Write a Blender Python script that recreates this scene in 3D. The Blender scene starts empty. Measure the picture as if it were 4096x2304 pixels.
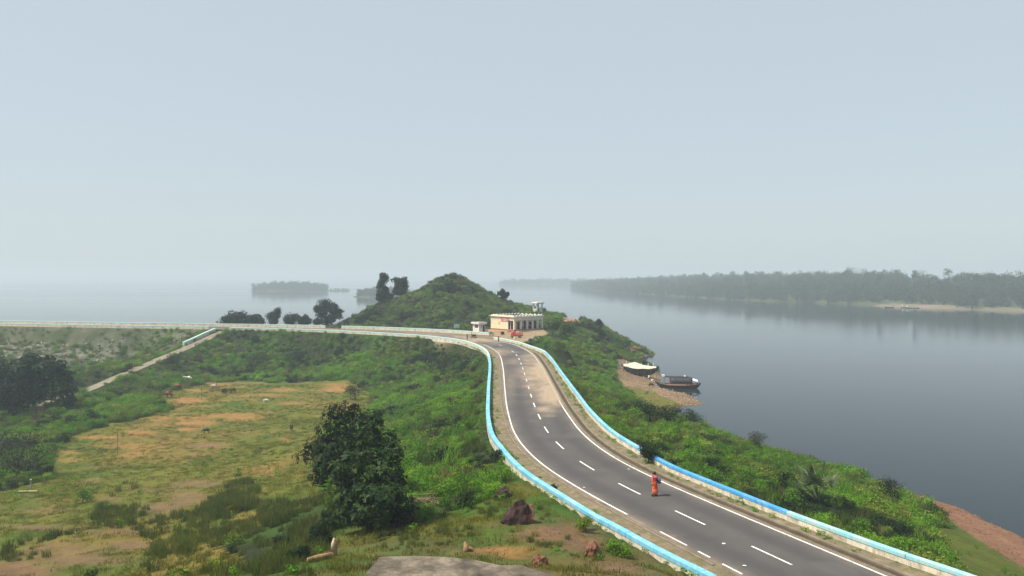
import bpy, bmesh, math, random
import numpy as np
from mathutils import Vector, Matrix, Euler

random.seed(7)
RNG = np.random.default_rng(7)
scene = bpy.context.scene
COL = scene.collection

# ------------------------------------------------------------------ camera, sky, sun, exposure
F, VH, ZC = 788.0, 277.0, 14.5          # focal length in pixels of a 1024 wide picture, horizon row, eye height
cam_d = bpy.data.cameras.new('camera')
cam_d.sensor_fit = 'HORIZONTAL'
cam_d.sensor_width = 36.0
cam_d.lens = 36.0 * F / 1024.0
cam_d.shift_y = (VH - 288.0) / 1024.0
cam_d.clip_start, cam_d.clip_end = 0.2, 20000.0
cam = bpy.data.objects.new('camera', cam_d)
cam.location = (0, 0, ZC)
cam.rotation_euler = (math.radians(90), 0, 0)
COL.objects.link(cam)
scene.camera = cam

SUN_EL, SUN_AZ = math.radians(58), math.radians(196)     # azimuth of the sun, counter-clockwise from +x
sun_dir = Vector((math.cos(SUN_AZ) * math.cos(SUN_EL), math.sin(SUN_AZ) * math.cos(SUN_EL), math.sin(SUN_EL)))
world = bpy.data.worlds.new('World')
scene.world = world
world.use_nodes = True
wn = world.node_tree.nodes
wn.clear()
sky = wn.new('ShaderNodeTexSky')
sky.sky_type = 'NISHITA'
sky.sun_disc = False
sky.sun_elevation = SUN_EL
sky.sun_rotation = math.pi / 2 - SUN_AZ
sky.altitude = 100
sky.air_density = 1.0
sky.dust_density = 1.4
sky.ozone_density = 0.7
bg = wn.new('ShaderNodeBackground')
bg.inputs['Strength'].default_value = 0.15
wo = wn.new('ShaderNodeOutputWorld')
veil = wn.new('ShaderNodeMix'); veil.data_type = 'RGBA'          # milky air: the clear sky seen through an even pale veil
veil.inputs[0].default_value = 0.84
veil.inputs[7].default_value = (2.98, 3.40, 3.60, 1)
world.node_tree.links.new(sky.outputs[0], veil.inputs[6])
world.node_tree.links.new(veil.outputs[2], bg.inputs['Color'])
world.node_tree.links.new(bg.outputs[0], wo.inputs['Surface'])
sun_l = bpy.data.lights.new('sun', 'SUN')
sun_l.energy = 5.0
sun_l.angle = math.radians(0.6)
sun_l.color = (1.0, 0.94, 0.84)
sun_o = bpy.data.objects.new('sun', sun_l)
sun_o.rotation_euler = sun_dir.to_track_quat('Z', 'Y').to_euler()
sun_o.location = (-60, -20, 120)
COL.objects.link(sun_o)
vs = scene.view_settings
vs.view_transform, vs.look, vs.exposure, vs.gamma = 'Standard', 'None', 0.36, 1.0
cy = scene.cycles
cy.max_bounces, cy.diffuse_bounces, cy.glossy_bounces, cy.transmission_bounces = 6, 3, 3, 4
cy.volume_bounces = 0
cy.transparent_max_bounces = 8
cy.caustics_reflective = cy.caustics_refractive = False

# ------------------------------------------------------------------ helpers
def P(u, v, z):                          # photograph pixel (4096 wide) on a level z -> place
    y = F * (ZC - z) / (v / 4.0 - VH)
    return (y * (u / 4.0 - 512.0) / F, y, z)
def PD(u, v, d):                         # photograph pixel at depth d -> place
    return (d * (u / 4.0 - 512.0) / F, d, ZC - d * (v / 4.0 - VH) / F)
def proj(x, y, z):
    y = np.maximum(y, 0.5)
    return (512 + F * x / y) * 4, (VH + F * (ZC - z) / y) * 4

def tag(o, label=None, cat=None, group=None, kind=None):
    if label: o['label'] = label
    if cat: o['category'] = cat
    if group: o['group'] = group
    if kind: o['kind'] = kind
    return o
def link(o, parent=None):
    COL.objects.link(o)
    if parent is not None: o.parent = parent
    return o
def thing(name, label, cat, loc=(0, 0, 0), rz=0.0, group=None, sc=1.0):
    o = bpy.data.objects.new(name, None)
    o.empty_display_size = 0.3
    o.location = loc
    o.rotation_euler = (0, 0, rz)
    o.scale = (sc, sc, sc)
    link(o)
    return tag(o, label, cat, group)
def np_mesh(name, V, Q, smooth=False, attrs=None, nper=4):
    V = np.asarray(V, dtype=np.float32).reshape(-1, 3)
    Q = np.asarray(Q, dtype=np.int32).reshape(-1, nper)
    me = bpy.data.meshes.new(name)
    me.vertices.add(len(V)); me.vertices.foreach_set('co', V.ravel())
    me.loops.add(Q.size); me.loops.foreach_set('vertex_index', Q.ravel())
    me.polygons.add(len(Q))
    me.polygons.foreach_set('loop_start', np.arange(0, Q.size, nper, dtype=np.int32))
    if smooth: me.polygons.foreach_set('use_smooth', np.ones(len(Q), dtype=bool))
    me.update(calc_edges=True)
    me.validate()
    for k, a in (attrs or {}).items():
        a = np.asarray(a, dtype=np.float32)
        if a.ndim == 1:
            at = me.attributes.new(k, 'FLOAT', 'POINT'); at.data.foreach_set('value', a)
        else:
            at = me.attributes.new(k, 'FLOAT_COLOR', 'POINT')
            at.data.foreach_set('color', np.concatenate([a, np.ones((len(a), 1), np.float32)], 1).ravel())
    return me
class MB:                                # mesh collector: boxes, tubes, lofts
    def __init__(s): s.v, s.f = [], []
    def add(s, vs, fs):
        b = len(s.v); s.v += [tuple(p) for p in vs]; s.f += [tuple(i + b for i in f) for f in fs]; return s
    def box(s, c, d, rz=0.0, rx=0.0, ry=0.0, taper=1.0):
        R = Euler((rx, ry, rz)).to_matrix()
        vs = []
        for z in (-1, 1):
            t = taper if z > 0 else 1.0
            for x, y in ((-1, -1), (1, -1), (1, 1), (-1, 1)):
                vs.append(Vector(c) + R @ Vector((x * d[0] / 2 * t, y * d[1] / 2 * t, z * d[2] / 2)))
        return s.add(vs, [(3, 2, 1, 0), (4, 5, 6, 7), (0, 1, 5, 4), (1, 2, 6, 5), (2, 3, 7, 6), (3, 0, 4, 7)])
    def tube(s, pts, rad, n=6, cap=True):
        pts = [Vector(p) for p in pts]
        if not hasattr(rad, '__len__'): rad = [rad] * len(pts)
        rings = []
        for i, p in enumerate(pts):
            t = (pts[min(i + 1, len(pts) - 1)] - pts[max(i - 1, 0)])
            if t.length < 1e-6: t = Vector((0, 0, 1))
            t.normalize()
            a = t.orthogonal().normalized() if i == 0 else (a0 - t * a0.dot(t)).normalized()
            a0 = a; b = t.cross(a)
            rings.append([p + (a * math.cos(2 * math.pi * k / n) + b * math.sin(2 * math.pi * k / n)) * rad[i] for k in range(n)])
        return s.loft(rings, cap)
    def loft(s, rings, cap=True, close=True):
        n = len(rings[0]); fs = []
        for i in range(len(rings) - 1):
            for k in range(n if close else n - 1):
                fs.append((i * n + k, i * n + (k + 1) % n, (i + 1) * n + (k + 1) % n, (i + 1) * n + k))
        if cap:
            fs.append(tuple(range(n - 1, -1, -1))); fs.append(tuple((len(rings) - 1) * n + k for k in range(n)))
        return s.add([p for r in rings for p in r], fs)
    def ell(s, c, r, n=10, m=6, rz=0.0):
        R = Matrix.Rotation(rz, 3, 'Z'); rings = []
        for j in range(1, m):
            th = math.pi * j / m
            rings.append([Vector(c) + R @ Vector((r[0] * math.sin(th) * math.cos(2 * math.pi * k / n), r[1] * math.sin(th) * math.sin(2 * math.pi * k / n), -r[2] * math.cos(th))) for k in range(n)])
        return s.loft(rings)
    def cyl(s, c, r, h, n=12, axis='Z', r2=None):
        d = {'X': Vector((1, 0, 0)), 'Y': Vector((0, 1, 0)), 'Z': Vector((0, 0, 1))}[axis]
        return s.tube([Vector(c) - d * h / 2, Vector(c) + d * h / 2], [r, r if r2 is None else r2], n)
    def mesh(s, name, smooth=False):
        me = bpy.data.meshes.new(name)
        me.from_pydata([tuple(p) for p in s.v], [], s.f)
        if smooth: me.polygons.foreach_set('use_smooth', [True] * len(me.polygons))
        me.update()
        return me
    def build(s, name, mat, parent=None, smooth=False, bevel=0.0):
        me = s.mesh(name, smooth)
        if mat is not None: me.materials.append(mat)
        o = bpy.data.objects.new(name, me)
        if bevel:
            m = o.modifiers.new('bevel', 'BEVEL'); m.width = bevel; m.segments = 2; m.limit_method = 'ANGLE'
        return link(o, parent)
def obj(name, me, mat=None, parent=None, loc=None):
    o = bpy.data.objects.new(name, me)
    if mat is not None and not me.materials: me.materials.append(mat)
    if loc is not None: o.location = loc
    return link(o, parent)
def copy_tree(o, parent=None):
    c = o.copy(); COL.objects.link(c); c.parent = parent
    for ch in list(o.children): copy_tree(ch, c)
    return c

# ------------------------------------------------------------------ numeric noise, polylines, polygons
_tab = RNG.random((256, 256))
def vnoise(x, y, s, o=0):
    x = np.asarray(x, float) / s + 31.7 * o + 1000; y = np.asarray(y, float) / s + 17.3 * o + 1000
    i, j = np.floor(x).astype(int), np.floor(y).astype(int)
    fx, fy = x - i, y - j
    fx = fx * fx * (3 - 2 * fx); fy = fy * fy * (3 - 2 * fy)
    g = lambda a, b: _tab[a & 255, b & 255]
    return (g(i, j) * (1 - fx) + g(i + 1, j) * fx) * (1 - fy) + (g(i, j + 1) * (1 - fx) + g(i + 1, j + 1) * fx) * fy
def fbm(x, y, s, n=4, o=0):
    r = 0; a = 0.5; t = 0
    for k in range(n):
        r = r + a * vnoise(x, y, s / 2 ** k, o + k); t += a; a *= 0.5
    return r / t
def sstep(a, b, x):
    t = np.clip((np.asarray(x, float) - a) / (b - a), 0, 1); return t * t * (3 - 2 * t)
def resample(pts, step, smooth=0):
    p = np.array(pts, float)
    n = len(p)
    dense = []
    for i in range(n - 1):                # Catmull-Rom
        p0, p1, p2, p3 = p[max(i - 1, 0)], p[i], p[i + 1], p[min(i + 2, n - 1)]
        for t in np.linspace(0, 1, 16, endpoint=False):
            dense.append(0.5 * ((2 * p1) + (-p0 + p2) * t + (2 * p0 - 5 * p1 + 4 * p2 - p3) * t * t + (-p0 + 3 * p1 - 3 * p2 + p3) * t ** 3))
    dense.append(p[-1]); d = np.array(dense)
    def re(d):
        s = np.r_[0, np.cumsum(np.linalg.norm(np.diff(d, axis=0), axis=1))]
        q = np.linspace(0, s[-1], max(2, int(s[-1] / step) + 1))
        return np.stack([np.interp(q, s, d[:, k]) for k in range(d.shape[1])], 1)
    d = re(d)
    for _ in range(smooth):
        e = d.copy(); e[1:-1] = (d[:-2] + 2 * d[1:-1] + d[2:]) / 4; d = e
    return re(d)
def normals2(pl):
    t = np.gradient(pl[:, :2], axis=0); t /= np.linalg.norm(t, axis=1)[:, None] + 1e-9
    return t, np.stack([-t[:, 1], t[:, 0]], 1)
def nearest(pl, x, y):                   # distance to a dense polyline, side and index
    x = np.asarray(x, float).ravel(); y = np.asarray(y, float).ravel()
    best = np.full(x.shape, 1e9); idx = np.zeros(x.shape, int)
    for a in range(0, len(x), 20000):
        d = (x[a:a + 20000, None] - pl[None, :, 0]) ** 2 + (y[a:a + 20000, None] - pl[None, :, 1]) ** 2
        k = d.argmin(1); idx[a:a + 20000] = k; best[a:a + 20000] = np.sqrt(d[np.arange(len(k)), k])
    _, nr = normals2(pl)
    side = np.sign((x - pl[idx, 0]) * nr[idx, 0] + (y - pl[idx, 1]) * nr[idx, 1])
    return best, side, idx
def inside(poly, u, v):
    u = np.asarray(u, float); v = np.asarray(v, float); r = np.zeros(u.shape, bool)
    n = len(poly)
    for i in range(n):
        x1, y1 = poly[i]; x2, y2 = poly[(i + 1) % n]
        if y1 == y2: continue
        c = ((y1 > v) != (y2 > v)) & (u < (x2 - x1) * (v - y1) / (y2 - y1) + x1)
        r ^= c
    return r

# ------------------------------------------------------------------ node helpers
def mat_new(name):
    m = bpy.data.materials.new(name); m.use_nodes = True
    nt = m.node_tree; nt.nodes.clear()
    return m, nt
class NT:
    def __init__(s, nt): s.t = nt
    def n(s, typ, **k):
        nd = s.t.nodes.new(typ)
        for a, b in k.items(): setattr(nd, a, b)
        return nd
    def l(s, a, b): s.t.links.new(a, b)
    def noise(s, scale, detail=4, rough=0.55, vec=None, dim='3D'):
        nd = s.n('ShaderNodeTexNoise'); nd.inputs['Scale'].default_value = scale
        nd.inputs['Detail'].default_value = detail; nd.inputs['Roughness'].default_value = rough
        if vec is not None: s.l(vec, nd.inputs['Vector'])
        return nd.outputs['Fac']
    def ramp(s, fac, stops):
        r = s.n('ShaderNodeValToRGB'); cr = r.color_ramp
        while len(cr.elements) < len(stops): cr.elements.new(0.5)
        for e, (p, c) in zip(cr.elements, stops):
            e.position = p; e.color = (*c, 1) if hasattr(c, '__len__') else (c, c, c, 1)
        s.l(fac, r.inputs['Fac']); return r.outputs['Color']
    def mix(s, fac, a, b, mode='MIX'):
        m = s.n('ShaderNodeMix', data_type='RGBA', blend_type=mode)
        for i, x in ((0, fac), (6, a), (7, b)):
            if hasattr(x, 'node'): s.l(x, m.inputs[i])
            elif i == 0: m.inputs[0].default_value = x
            else: m.inputs[i].default_value = (*x, 1)
        return m.outputs[2]
    def math(s, op, a, b=None):
        m = s.n('ShaderNodeMath', operation=op)
        for i, x in ((0, a), (1, b)):
            if x is None: continue
            if hasattr(x, 'node'): s.l(x, m.inputs[i])
            else: m.inputs[i].default_value = x
        return m.outputs[0]
    def pos(s): return s.n('ShaderNodeNewGeometry').outputs['Position']
    def attr(s, name, what='Fac'):
        a = s.n('ShaderNodeAttribute', attribute_name=name); return a.outputs[what]
    def bump(s, h, strength=0.4, dist=0.05):
        b = s.n('ShaderNodeBump'); b.inputs['Strength'].default_value = strength; b.inputs['Distance'].default_value = dist
        s.l(h, b.inputs['Height']); return b.outputs['Normal']
    def out(s, color, rough=0.8, spec=0.3, normal=None, metal=0.0):
        b = s.n('ShaderNodeBsdfPrincipled'); o = s.n('ShaderNodeOutputMaterial')
        for k, x in (('Base Color', color), ('Roughness', rough), ('Specular IOR Level', spec), ('Metallic', metal)):
            if hasattr(x, 'node'): s.l(x, b.inputs[k])
            elif k == 'Base Color': b.inputs[k].default_value = (*x, 1)
            else: b.inputs[k].default_value = x
        if normal is not None: s.l(normal, b.inputs['Normal'])
        s.l(b.outputs[0], o.inputs['Surface']); return b
_mats = {}
def paint(name, c, c2=None, scale=1.5, rough=0.7, spec=0.3, bump=0.15, metal=0.0, dirt=None, streak=None):
    """a painted or plain surface with blotches, grain and optional dirt"""
    if name in _mats: return _mats[name]
    m, nt = mat_new(name); N = NT(nt)
    p = N.n('ShaderNodeTexCoord').outputs['Object']
    c2 = c2 or tuple(x * 0.75 for x in c)
    f = N.noise(scale, 5, 0.6, p)
    col = N.mix(N.ramp(f, [(0.35, 0.0), (0.7, 1.0)]), c, c2)
    if dirt:
        col = N.mix(N.ramp(N.noise(scale * 2.3, 6, 0.7, p), [(0.47, 0.0), (0.66, 0.85)]), col, dirt)
    if streak:
        mp = N.n('ShaderNodeMapping'); mp.inputs['Scale'].default_value = (2.2, 2.2, 0.35); N.l(p, mp.inputs['Vector'])
        col = N.mix(N.ramp(N.noise(1.6, 6, 0.7, mp.outputs[0]), [(0.54, 0.0), (0.70, 0.75)]), col, streak)
        col = N.mix(1.0, col, N.ramp(N.noise(9.0, 5, 0.7, p), [(0.3, 0.8), (0.7, 1.12)]), 'MULTIPLY')
    N.out(col, rough, spec, N.bump(N.noise(scale * 14, 3, 0.6, p), bump, 0.02), metal)
    _mats[name] = m
    return m

# ------------------------------------------------------------------ layout of the road and walls
CL = resample([(33, -5), (28, 8), (24, 17), (20.6, 25), (17, 33), (13.5, 41.1), (10.5, 48), (7.7, 54.8), (5.5, 61.4), (4.1, 67.9), (3.3, 74.2),
     (2.9, 80.6), (2.6, 87), (2.4, 93.5), (2.25, 100.2), (2.1, 107.6), (1.95, 115), (1.8, 122), (1.6, 129), (1.35, 136.4), (1.0, 144), (0.3, 152),
     (-0.9, 160.1), (-3.0, 169.5), (-7.5, 180), (-15, 191), (-27, 201.5), (-46, 212.5), (-65, 220), (-85, 225.5), (-125, 234), (-165, 244), (-240, 264), (-330, 290)], 0.5, 6)
RW1 = [(26.5, 26), (21.1, 36.5), (19.6, 39.2), (18.0, 42.4), (16.2, 46.3), (14.8, 49.7), (13.4, 53.2), (11.8, 57.3), (10.95, 60.6)]
RW2 = [(10.35, 62.9), (9.2, 68.6), (8.6, 73.5), (8.2, 79), (7.95, 84), (7.75, 91.3), (7.5, 99.8), (7.1, 114.6), (6.85, 125.9), (6.5, 137.1), (5.8, 147.2), (4.1, 159.0), (1.9, 168.2), (0.2, 173.5), (-2.0, 179), (-4.2, 183.4)]
LW = [(9.3, 36.2), (7.8, 39.1), (6.9, 41), (5.8, 43.5), (4.7, 45.8), (3.6, 48.6), (2.5, 51.5), (1.2, 55), (0.1, 59.0), (-0.9, 64), (-1.6, 68), (-2.0, 72), (-2.4, 78.9),
      (-2.7, 89), (-3.0, 102), (-3.35, 119.5), (-3.8, 133), (-4.6, 145.6), (-6.0, 156.5), (-8.2, 166), (-11.5, 175), (-16.5, 183), (-23, 190), (-34.6, 199), (-48, 207.2), (-64.5, 214), (-78, 217.8)]
RW1 = [(a * 1.02, b * 1.02) for a, b in RW1]; RW2 = [(a * 1.02, b * 1.02) if b < 150 else (a, b) for a, b in RW2]
LW = [(a * 1.012, b * 1.012) if b < 150 else (a, b) for a, b in LW]
LW2 = [(-84.5, 219.6), (-105, 224), (-135, 230.5), (-165, 238.5), (-215, 252)]
BW1 = [(-5.6, 194.5), (-9, 198.3), (-15, 204), (-22, 209), (-30.4, 214), (-40, 219), (-48, 222)]
BW2 = [(-53, 223.7), (-68, 228), (-85, 232), (-125, 240), (-161, 249), (-220, 265)]
TRACK = resample([(-79.5, 223, 0.0), (-80.5, 212, -1.4), (-81.5, 203, -2.8), (-85.2, 180.5, -6.2), (-88, 160, -9.1), (-88.5, 136, -9.3), (-87, 110, -9.2), (-84, 85, -8.6)], 1.0, 4)
WZ = -10.0                              # level of the reservoir

# ------------------------------------------------------------------ terrain heights from known places
ctl = [P(0,1690,-9.3),P(0,1800,-9.2),P(0,1950,-8.6),P(0,2130,-6.8),P(0,2304,-4.8),P(300,1700,-9.3),P(300,1950,-8.6),P(400,2130,-6.2),P(400,2304,-3.8),
 P(700,1560,-9.3),P(700,1750,-9.3),P(700,1950,-8.2),P(700,2120,-5.2),P(700,2304,-2),P(1000,1560,-9.2),P(1000,1750,-9.2),P(1000,1900,-7.8),P(1000,2100,-3.6),P(1000,2304,-.2),
 P(1380,1530,-9.2),P(1250,1700,-8.8),P(1250,1900,-6),P(1250,2050,-2.8),P(1200,2200,-.2),P(1480,2110,0),P(1330,2210,1.6),
 (-3,30,3.3),(4,30,3.4),(8,30,2.6),P(1800,2130,.6),P(2050,2080,.4),P(2300,2230,.8),P(2500,2304,1),P(2750,2304,.1),
 P(1490,1680,-8.8),P(1600,1570,-9.2),P(1600,1700,-6.5),P(1750,1800,-3.5),P(1700,1950,-1.2),P(1600,1900,-3),P(1850,1600,-3),P(1750,1500,-5),
 P(900,1500,-9.2),P(1200,1480,-8.6),P(1400,1440,-6),P(1500,1400,-3.2),P(0,1490,-9.3),P(400,1470,-9.3),P(550,1440,-8.2),(-300,225,-9.3),(-300,150,-9.3),(-200,100,-9),(-150,60,-6),(-110,190,-9.2),(-125,150,-9.3),
 (-79.5,222,-.1),(-81.3,203.6,-2.8),(-85.2,180.5,-6.2),(-88,159.5,-9.1),(-88,136,-9.3),(-100,226,-1.2),(-98,215,-4.5),(-130,222,-4.5),(-160,222,-6),
 P(2545,1395,-10),P(2520,1430,-9.9),P(2450,1440,-9.2),P(2640,1505,-10),P(2720,1565,-10),P(2830,1625,-10),P(2700,1655,-10),P(2650,1668,-9.8),P(2760,1730,-10),P(3000,1800,-10),
 P(3480,1910,-10),P(3700,1975,-10),P(3900,2065,-10),P(4096,2180,-10),P(2600,1600,-9.3),P(2480,1530,-9.2),P(3900,2250,-7.4),P(4096,2304,-7.6),P(3600,2180,-4.8),P(3300,2000,-4.7),P(2800,1700,-7.2),P(2450,1580,-5),P(2300,1420,-3.5),P(2400,1350,-2.2),
 (0,205,0),(8,216,.2),(-6,216,.3),(11,200,-.8),(14,214,.4),(-9,201,.1),
 PD(1808,1098,266),PD(1870,1130,262),PD(1760,1120,262),PD(1700,1140,258),PD(1600,1195,256),PD(1500,1225,250),PD(1400,1280,243),PD(1920,1155,260),PD(2000,1195,255),PD(2080,1230,250),PD(2150,1258,243),PD(2280,1284,236),PD(2380,1295,232),PD(2440,1325,236),PD(2490,1355,245),
 (-24,226,2.5),(-12,222,3.5),(-16,235,8),(-2,228,3),(-38,232,1.5),
 (-60,262,-11),(-30,300,-12),(0,318,-12),(30,305,-12),(48,285,-12),(-120,268,-12),(-165,275,-12),(-300,312,-12),(-60,245,-5.5),(-100,249,-6),(-150,262,-8),
 (0,0,12.7),(-10,5,11.2),(10,5,11.2),(0,15,7.9),(-20,15,5.5),(20,12,5.0),(-45,20,-1.5),(36,14,-.8),(44,30,-6),(54,42,-11),(62,20,-12),(0,-30,12),(-60,-30,0),(60,-30,-12),
 (60,70,-13),(58,95,-13),(52,120,-13),(60,150,-13),(60,190,-13),(52,230,-13),(62,268,-13),(45,203,-12),(90,0,-14),(120,150,-14),(90,300,-14),(0,345,-14),(-200,345,-14),(-600,200,-9.3),(-600,0,-9),(-600,340,-14),(-400,-60,-6)]
ctl = np.array(ctl)
def tps_fit(c, lam=0.6):
    n = len(c); d = np.linalg.norm(c[:, None, :2] - c[None, :, :2], axis=2)
    K = np.where(d > 0, d * d * np.log(d + 1e-9), 0) * 1e-3 + np.eye(n) * lam * 1e-1
    A = np.zeros((n + 3, n + 3)); A[:n, :n] = K; A[:n, n:] = np.c_[np.ones(n), c[:, :2] * 0.01]; A[n:, :n] = A[:n, n:].T
    return np.linalg.solve(A, np.r_[c[:, 2], 0, 0, 0])
W_ = tps_fit(ctl)
def tps(x, y):
    x = np.ravel(x); y = np.ravel(y); r = np.empty(len(x)); n = len(ctl)
    for a in range(0, len(x), 8000):
        d2 = (x[a:a + 8000, None] - ctl[None, :, 0]) ** 2 + (y[a:a + 8000, None] - ctl[None, :, 1]) ** 2
        r[a:a + 8000] = (0.5 * d2 * np.log(d2 + 1e-9) * 1e-3) @ W_[:n] + W_[n] + (W_[n + 1] * x[a:a + 8000] + W_[n + 2] * y[a:a + 8000]) * 0.01
    return r
CLc = CL[::2]
LWd, RWd = resample(LW, 0.7), resample(RW1 + RW2, 0.7)
def ground_fn(x, y):
    """height, distance outside the road corridor"""
    x = np.ravel(x).astype(float); y = np.ravel(y).astype(float)
    z = np.clip(tps(x, y), -14, 19)
    bumps = (fbm(x, y, 9, 4) - 0.5) * 1.0 + (fbm(x, y, 2.2, 3, 5) - 0.5) * 0.35
    rp = np.hypot(x + 20.3, (y - 266) * .8); z = z + 0.9 * np.exp(-rp / 5.0) - 1.2 * np.exp(-((rp - 16) / 9) ** 2)
    d, side, _ = nearest(CLc, x, y)
    hw = np.where(side > 0, 5.4, 5.3)            # left verge widens towards the camera
    hw = np.where((side < 0) == False, hw, hw)
    near_end = (y < 56) & (x < 16)
    hw = np.where(near_end, 6.3 + 0 * d, hw)
    hw = np.where(y > 185, 7.6, hw)
    hw = np.where((y > 172) & (x > -14) & (side < 0), 14, hw)   # forecourt of the building
    e = d - hw
    dt, _, it = nearest(TRACK[:, :2], x, y)
    z = z + bumps * sstep(0.3, 6, e) * sstep(1.5, 5, dt) * np.where(y < 20, 0.4, 1.0)
    w = sstep(-0.2, 4.2, e)
    z = (-0.12 - 0.0 * d) * (1 - w) + np.minimum(z, np.where(y > 200, 50, 60)) * w
    z = np.where(side > 0, np.maximum(z, -9.45 + (fbm(x, y, 6, 3, 33) - .5) * .4), z)
    sl = sstep(10, 6.5, np.abs(x + .2)) * sstep(33, 31, y) * sstep(17, 20.5, y)
    z = np.where(sl > 0, z * (1 - sl) + np.minimum(z, 3.30) * sl, z)
    wt = sstep(1.6, 4.0, dt)
    z = np.where(dt < 4.0, (TRACK[it, 2] - 0.06) * (1 - wt) + z * wt, z)
    dl, sdl, _ = nearest(LWd, x, y)
    z = z + .50 * sstep(.15, .6, dl) * (sdl > 0) * sstep(62, 54, y) * sstep(9, 3, dl) * (side > 0) * (y > 30)
    return z, e
def axis(segs):
    out = [segs[0][0]]
    for a, b, s0, s1 in segs:
        x = a
        while x < b - 1e-6:
            t = (x - a) / (b - a); x = min(b, x + s0 + (s1 - s0) * t); out.append(x)
    return np.array(out)
gx = axis([(-600, -170, 14, 2.0), (-170, -60, 1.6, 0.8), (-60, 50, 0.55, 0.55), (50, 130, 0.8, 5)])
gy = axis([(-60, 20, 6, 0.6), (20, 80, 0.35, 0.5), (80, 215, 0.6, 1.1), (215, 350, 1.1, 2.2)])
GX, GY = np.meshgrid(gx, gy)
gz, ge = ground_fn(GX, GY)
GZ = gz.reshape(GX.shape); GE = ge.reshape(GX.shape)
def hz(x, y):
    x = np.asarray(x, float); y = np.asarray(y, float)
    i = np.clip(np.searchsorted(gx, x) - 1, 0, len(gx) - 2); j = np.clip(np.searchsorted(gy, y) - 1, 0, len(gy) - 2)
    fx = np.clip((x - gx[i]) / (gx[i + 1] - gx[i]), 0, 1); fy = np.clip((y - gy[j]) / (gy[j + 1] - gy[j]), 0, 1)
    r = (GZ[j, i] * (1 - fx) + GZ[j, i + 1] * fx) * (1 - fy) + (GZ[j + 1, i] * (1 - fx) + GZ[j + 1, i + 1] * fx) * fy
    return r if r.shape else float(r)
def on_ground(u, v, zmax=None):          # photograph pixel -> first ground hit along the ray
    t = np.linspace(12, 330, 6000)
    x = t * (u / 4 - 512) / F; z = ZC - t * (v / 4 - VH) / F
    below = hz(x, t) > z
    k = int(np.argmax(below)) if below.any() else len(t) - 1
    return (float(x[k]), float(t[k]), float(hz(x[k], t[k])))

# ------------------------------------------------------------------ what grows or lies where
FIELD = [(300,1735),(480,1690),(690,1640),(620,1600),(690,1565),(830,1530),(950,1522),(1100,1530),(1250,1525),(1390,1520),(1440,1550),(1490,1575),(1470,1660),(1350,1700),(1260,1790),(1280,1900),(1330,1990),(1250,2040),(1130,2050),(1020,2110),(880,2190),(960,2240),(960,2900),(-2500,2900),(-900,1990),(0,1965),(200,1925),(230,1800)]
TALL = [[(540,2120),(640,2060),(760,2030),(940,1930),(1010,1925),(1080,2000),(1330,2030),(1370,2150),(1280,2210),(1150,2290),(800,2304),(560,2304),(600,2200)],
        [(360,2120),(400,2030),(520,2020),(620,2040),(600,2090),(480,2110),(400,2180),(150,2260),(0,2300),(0,2190),(200,2150)],
        [(430,1990),(470,1935),(540,1930),(560,1985)],[(640,2304),(900,2180),(1100,2140),(1250,2160),(1250,2304)],[(1900,2040),(2050,1960),(2200,2050),(2460,2190),(2400,2260),(2100,2170)],[(1420,2140),(1800,2090),(1930,2130),(1800,2190),(1500,2205)]]
BEACH = [(2470,1430),(2510,1440),(2560,1470),(2640,1505),(2720,1560),(2850,1630),(2790,1665),(2640,1680),(2570,1610),(2510,1562),(2460,1520)]
FORECOURT = [(1920,1336),(1955,1318),(2170,1318),(2195,1332),(2120,1372),(2080,1368),(1990,1348)]
GRASSR = [(2500,1545),(2560,1552),(2640,1582),(2715,1612),(2760,1645),(2700,1675),(2620,1690),(2560,1630)]
SHORER = [(3440,1890),(3560,1920),(3720,1965),(3900,2050),(4096,2160),(4300,2300),(4300,2500),(4096,2300),(3950,2182),(3830,2106),(3720,2043),(3620,1992),(3500,1940),(3420,1900)]
GRASSBR = [(3700,2110),(3830,2110),(3960,2190),(4200,2330),(4200,2500),(3900,2400),(3800,2230)]
FOREG = [(1250,2230),(1300,2160),(1420,2100),(1560,2120),(1700,2080),(1900,2030),(2020,1960),(2040,1850),(2120,1900),(2300,2010),(2600,2175),(2800,2290),(2830,2500),(900,2500),(900,2304),(1100,2290)]
NEARL = [(940,2080),(1290,1990),(1400,2090),(1310,2250),(940,2320)]
DAMS = [(0,1280),(880,1305),(790,1375),(600,1440),(350,1490),(0,1500)]
streaks = [(792,1693,120,14,1),(755,1718,60,8,1),(905,1668,150,14,.9),(674,1675,90,12,.7),(560,1729,80,9,.9),(400,1750,90,9,.8),(537,1787,110,16,.6),(537,1818,70,14,.7),(262,1809,60,8,.6),
 (755,1603,60,14,1),(774,1562,48,8,.9),(886,1534,60,6,.8),(524,1606,80,5,.7),(1092,1581,150,8,.8),(1154,1562,110,9,.9),(1330,1558,65,14,1),(1330,1540,60,6,.8),(1150,1612,60,10,.7),(1130,1750,30,12,.6),(275,1840,60,7,.7),(1086,1887,90,12,.5),(700,1640,60,5,.6),(620,1700,90,7,.6),(980,1600,90,6,.5),(1040,1650,60,6,.5),(460,1680,60,5,.5),
 (1950,2203,140,14,1),(1840,2212,50,10,.9),(1690,1605,40,10,.3),(2050,2225,50,10,.8)]
browns = [(830,1783,75,14,1),(805,1937,120,18,.8),(749,1987,95,40,.8),(655,2036,95,30,.8),(450,2000,60,16,.6),(362,1925,45,14,.6),(300,2240,210,26,.9),(90,2280,200,34,1),(520,2180,130,26,1),(250,2200,240,30,.7),(150,2110,160,10,1),(470,2127,120,8,1),(900,2110,40,14,.7),(180,2040,120,20,.4),(560,1960,80,12,.5),
 (2230,2125,170,44,1),(2100,2080,80,34,1),(2330,2175,80,36,1),(2480,2270,110,45,.7),(1980,2100,60,20,.6),(1500,2222,50,8,.8)]
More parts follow.
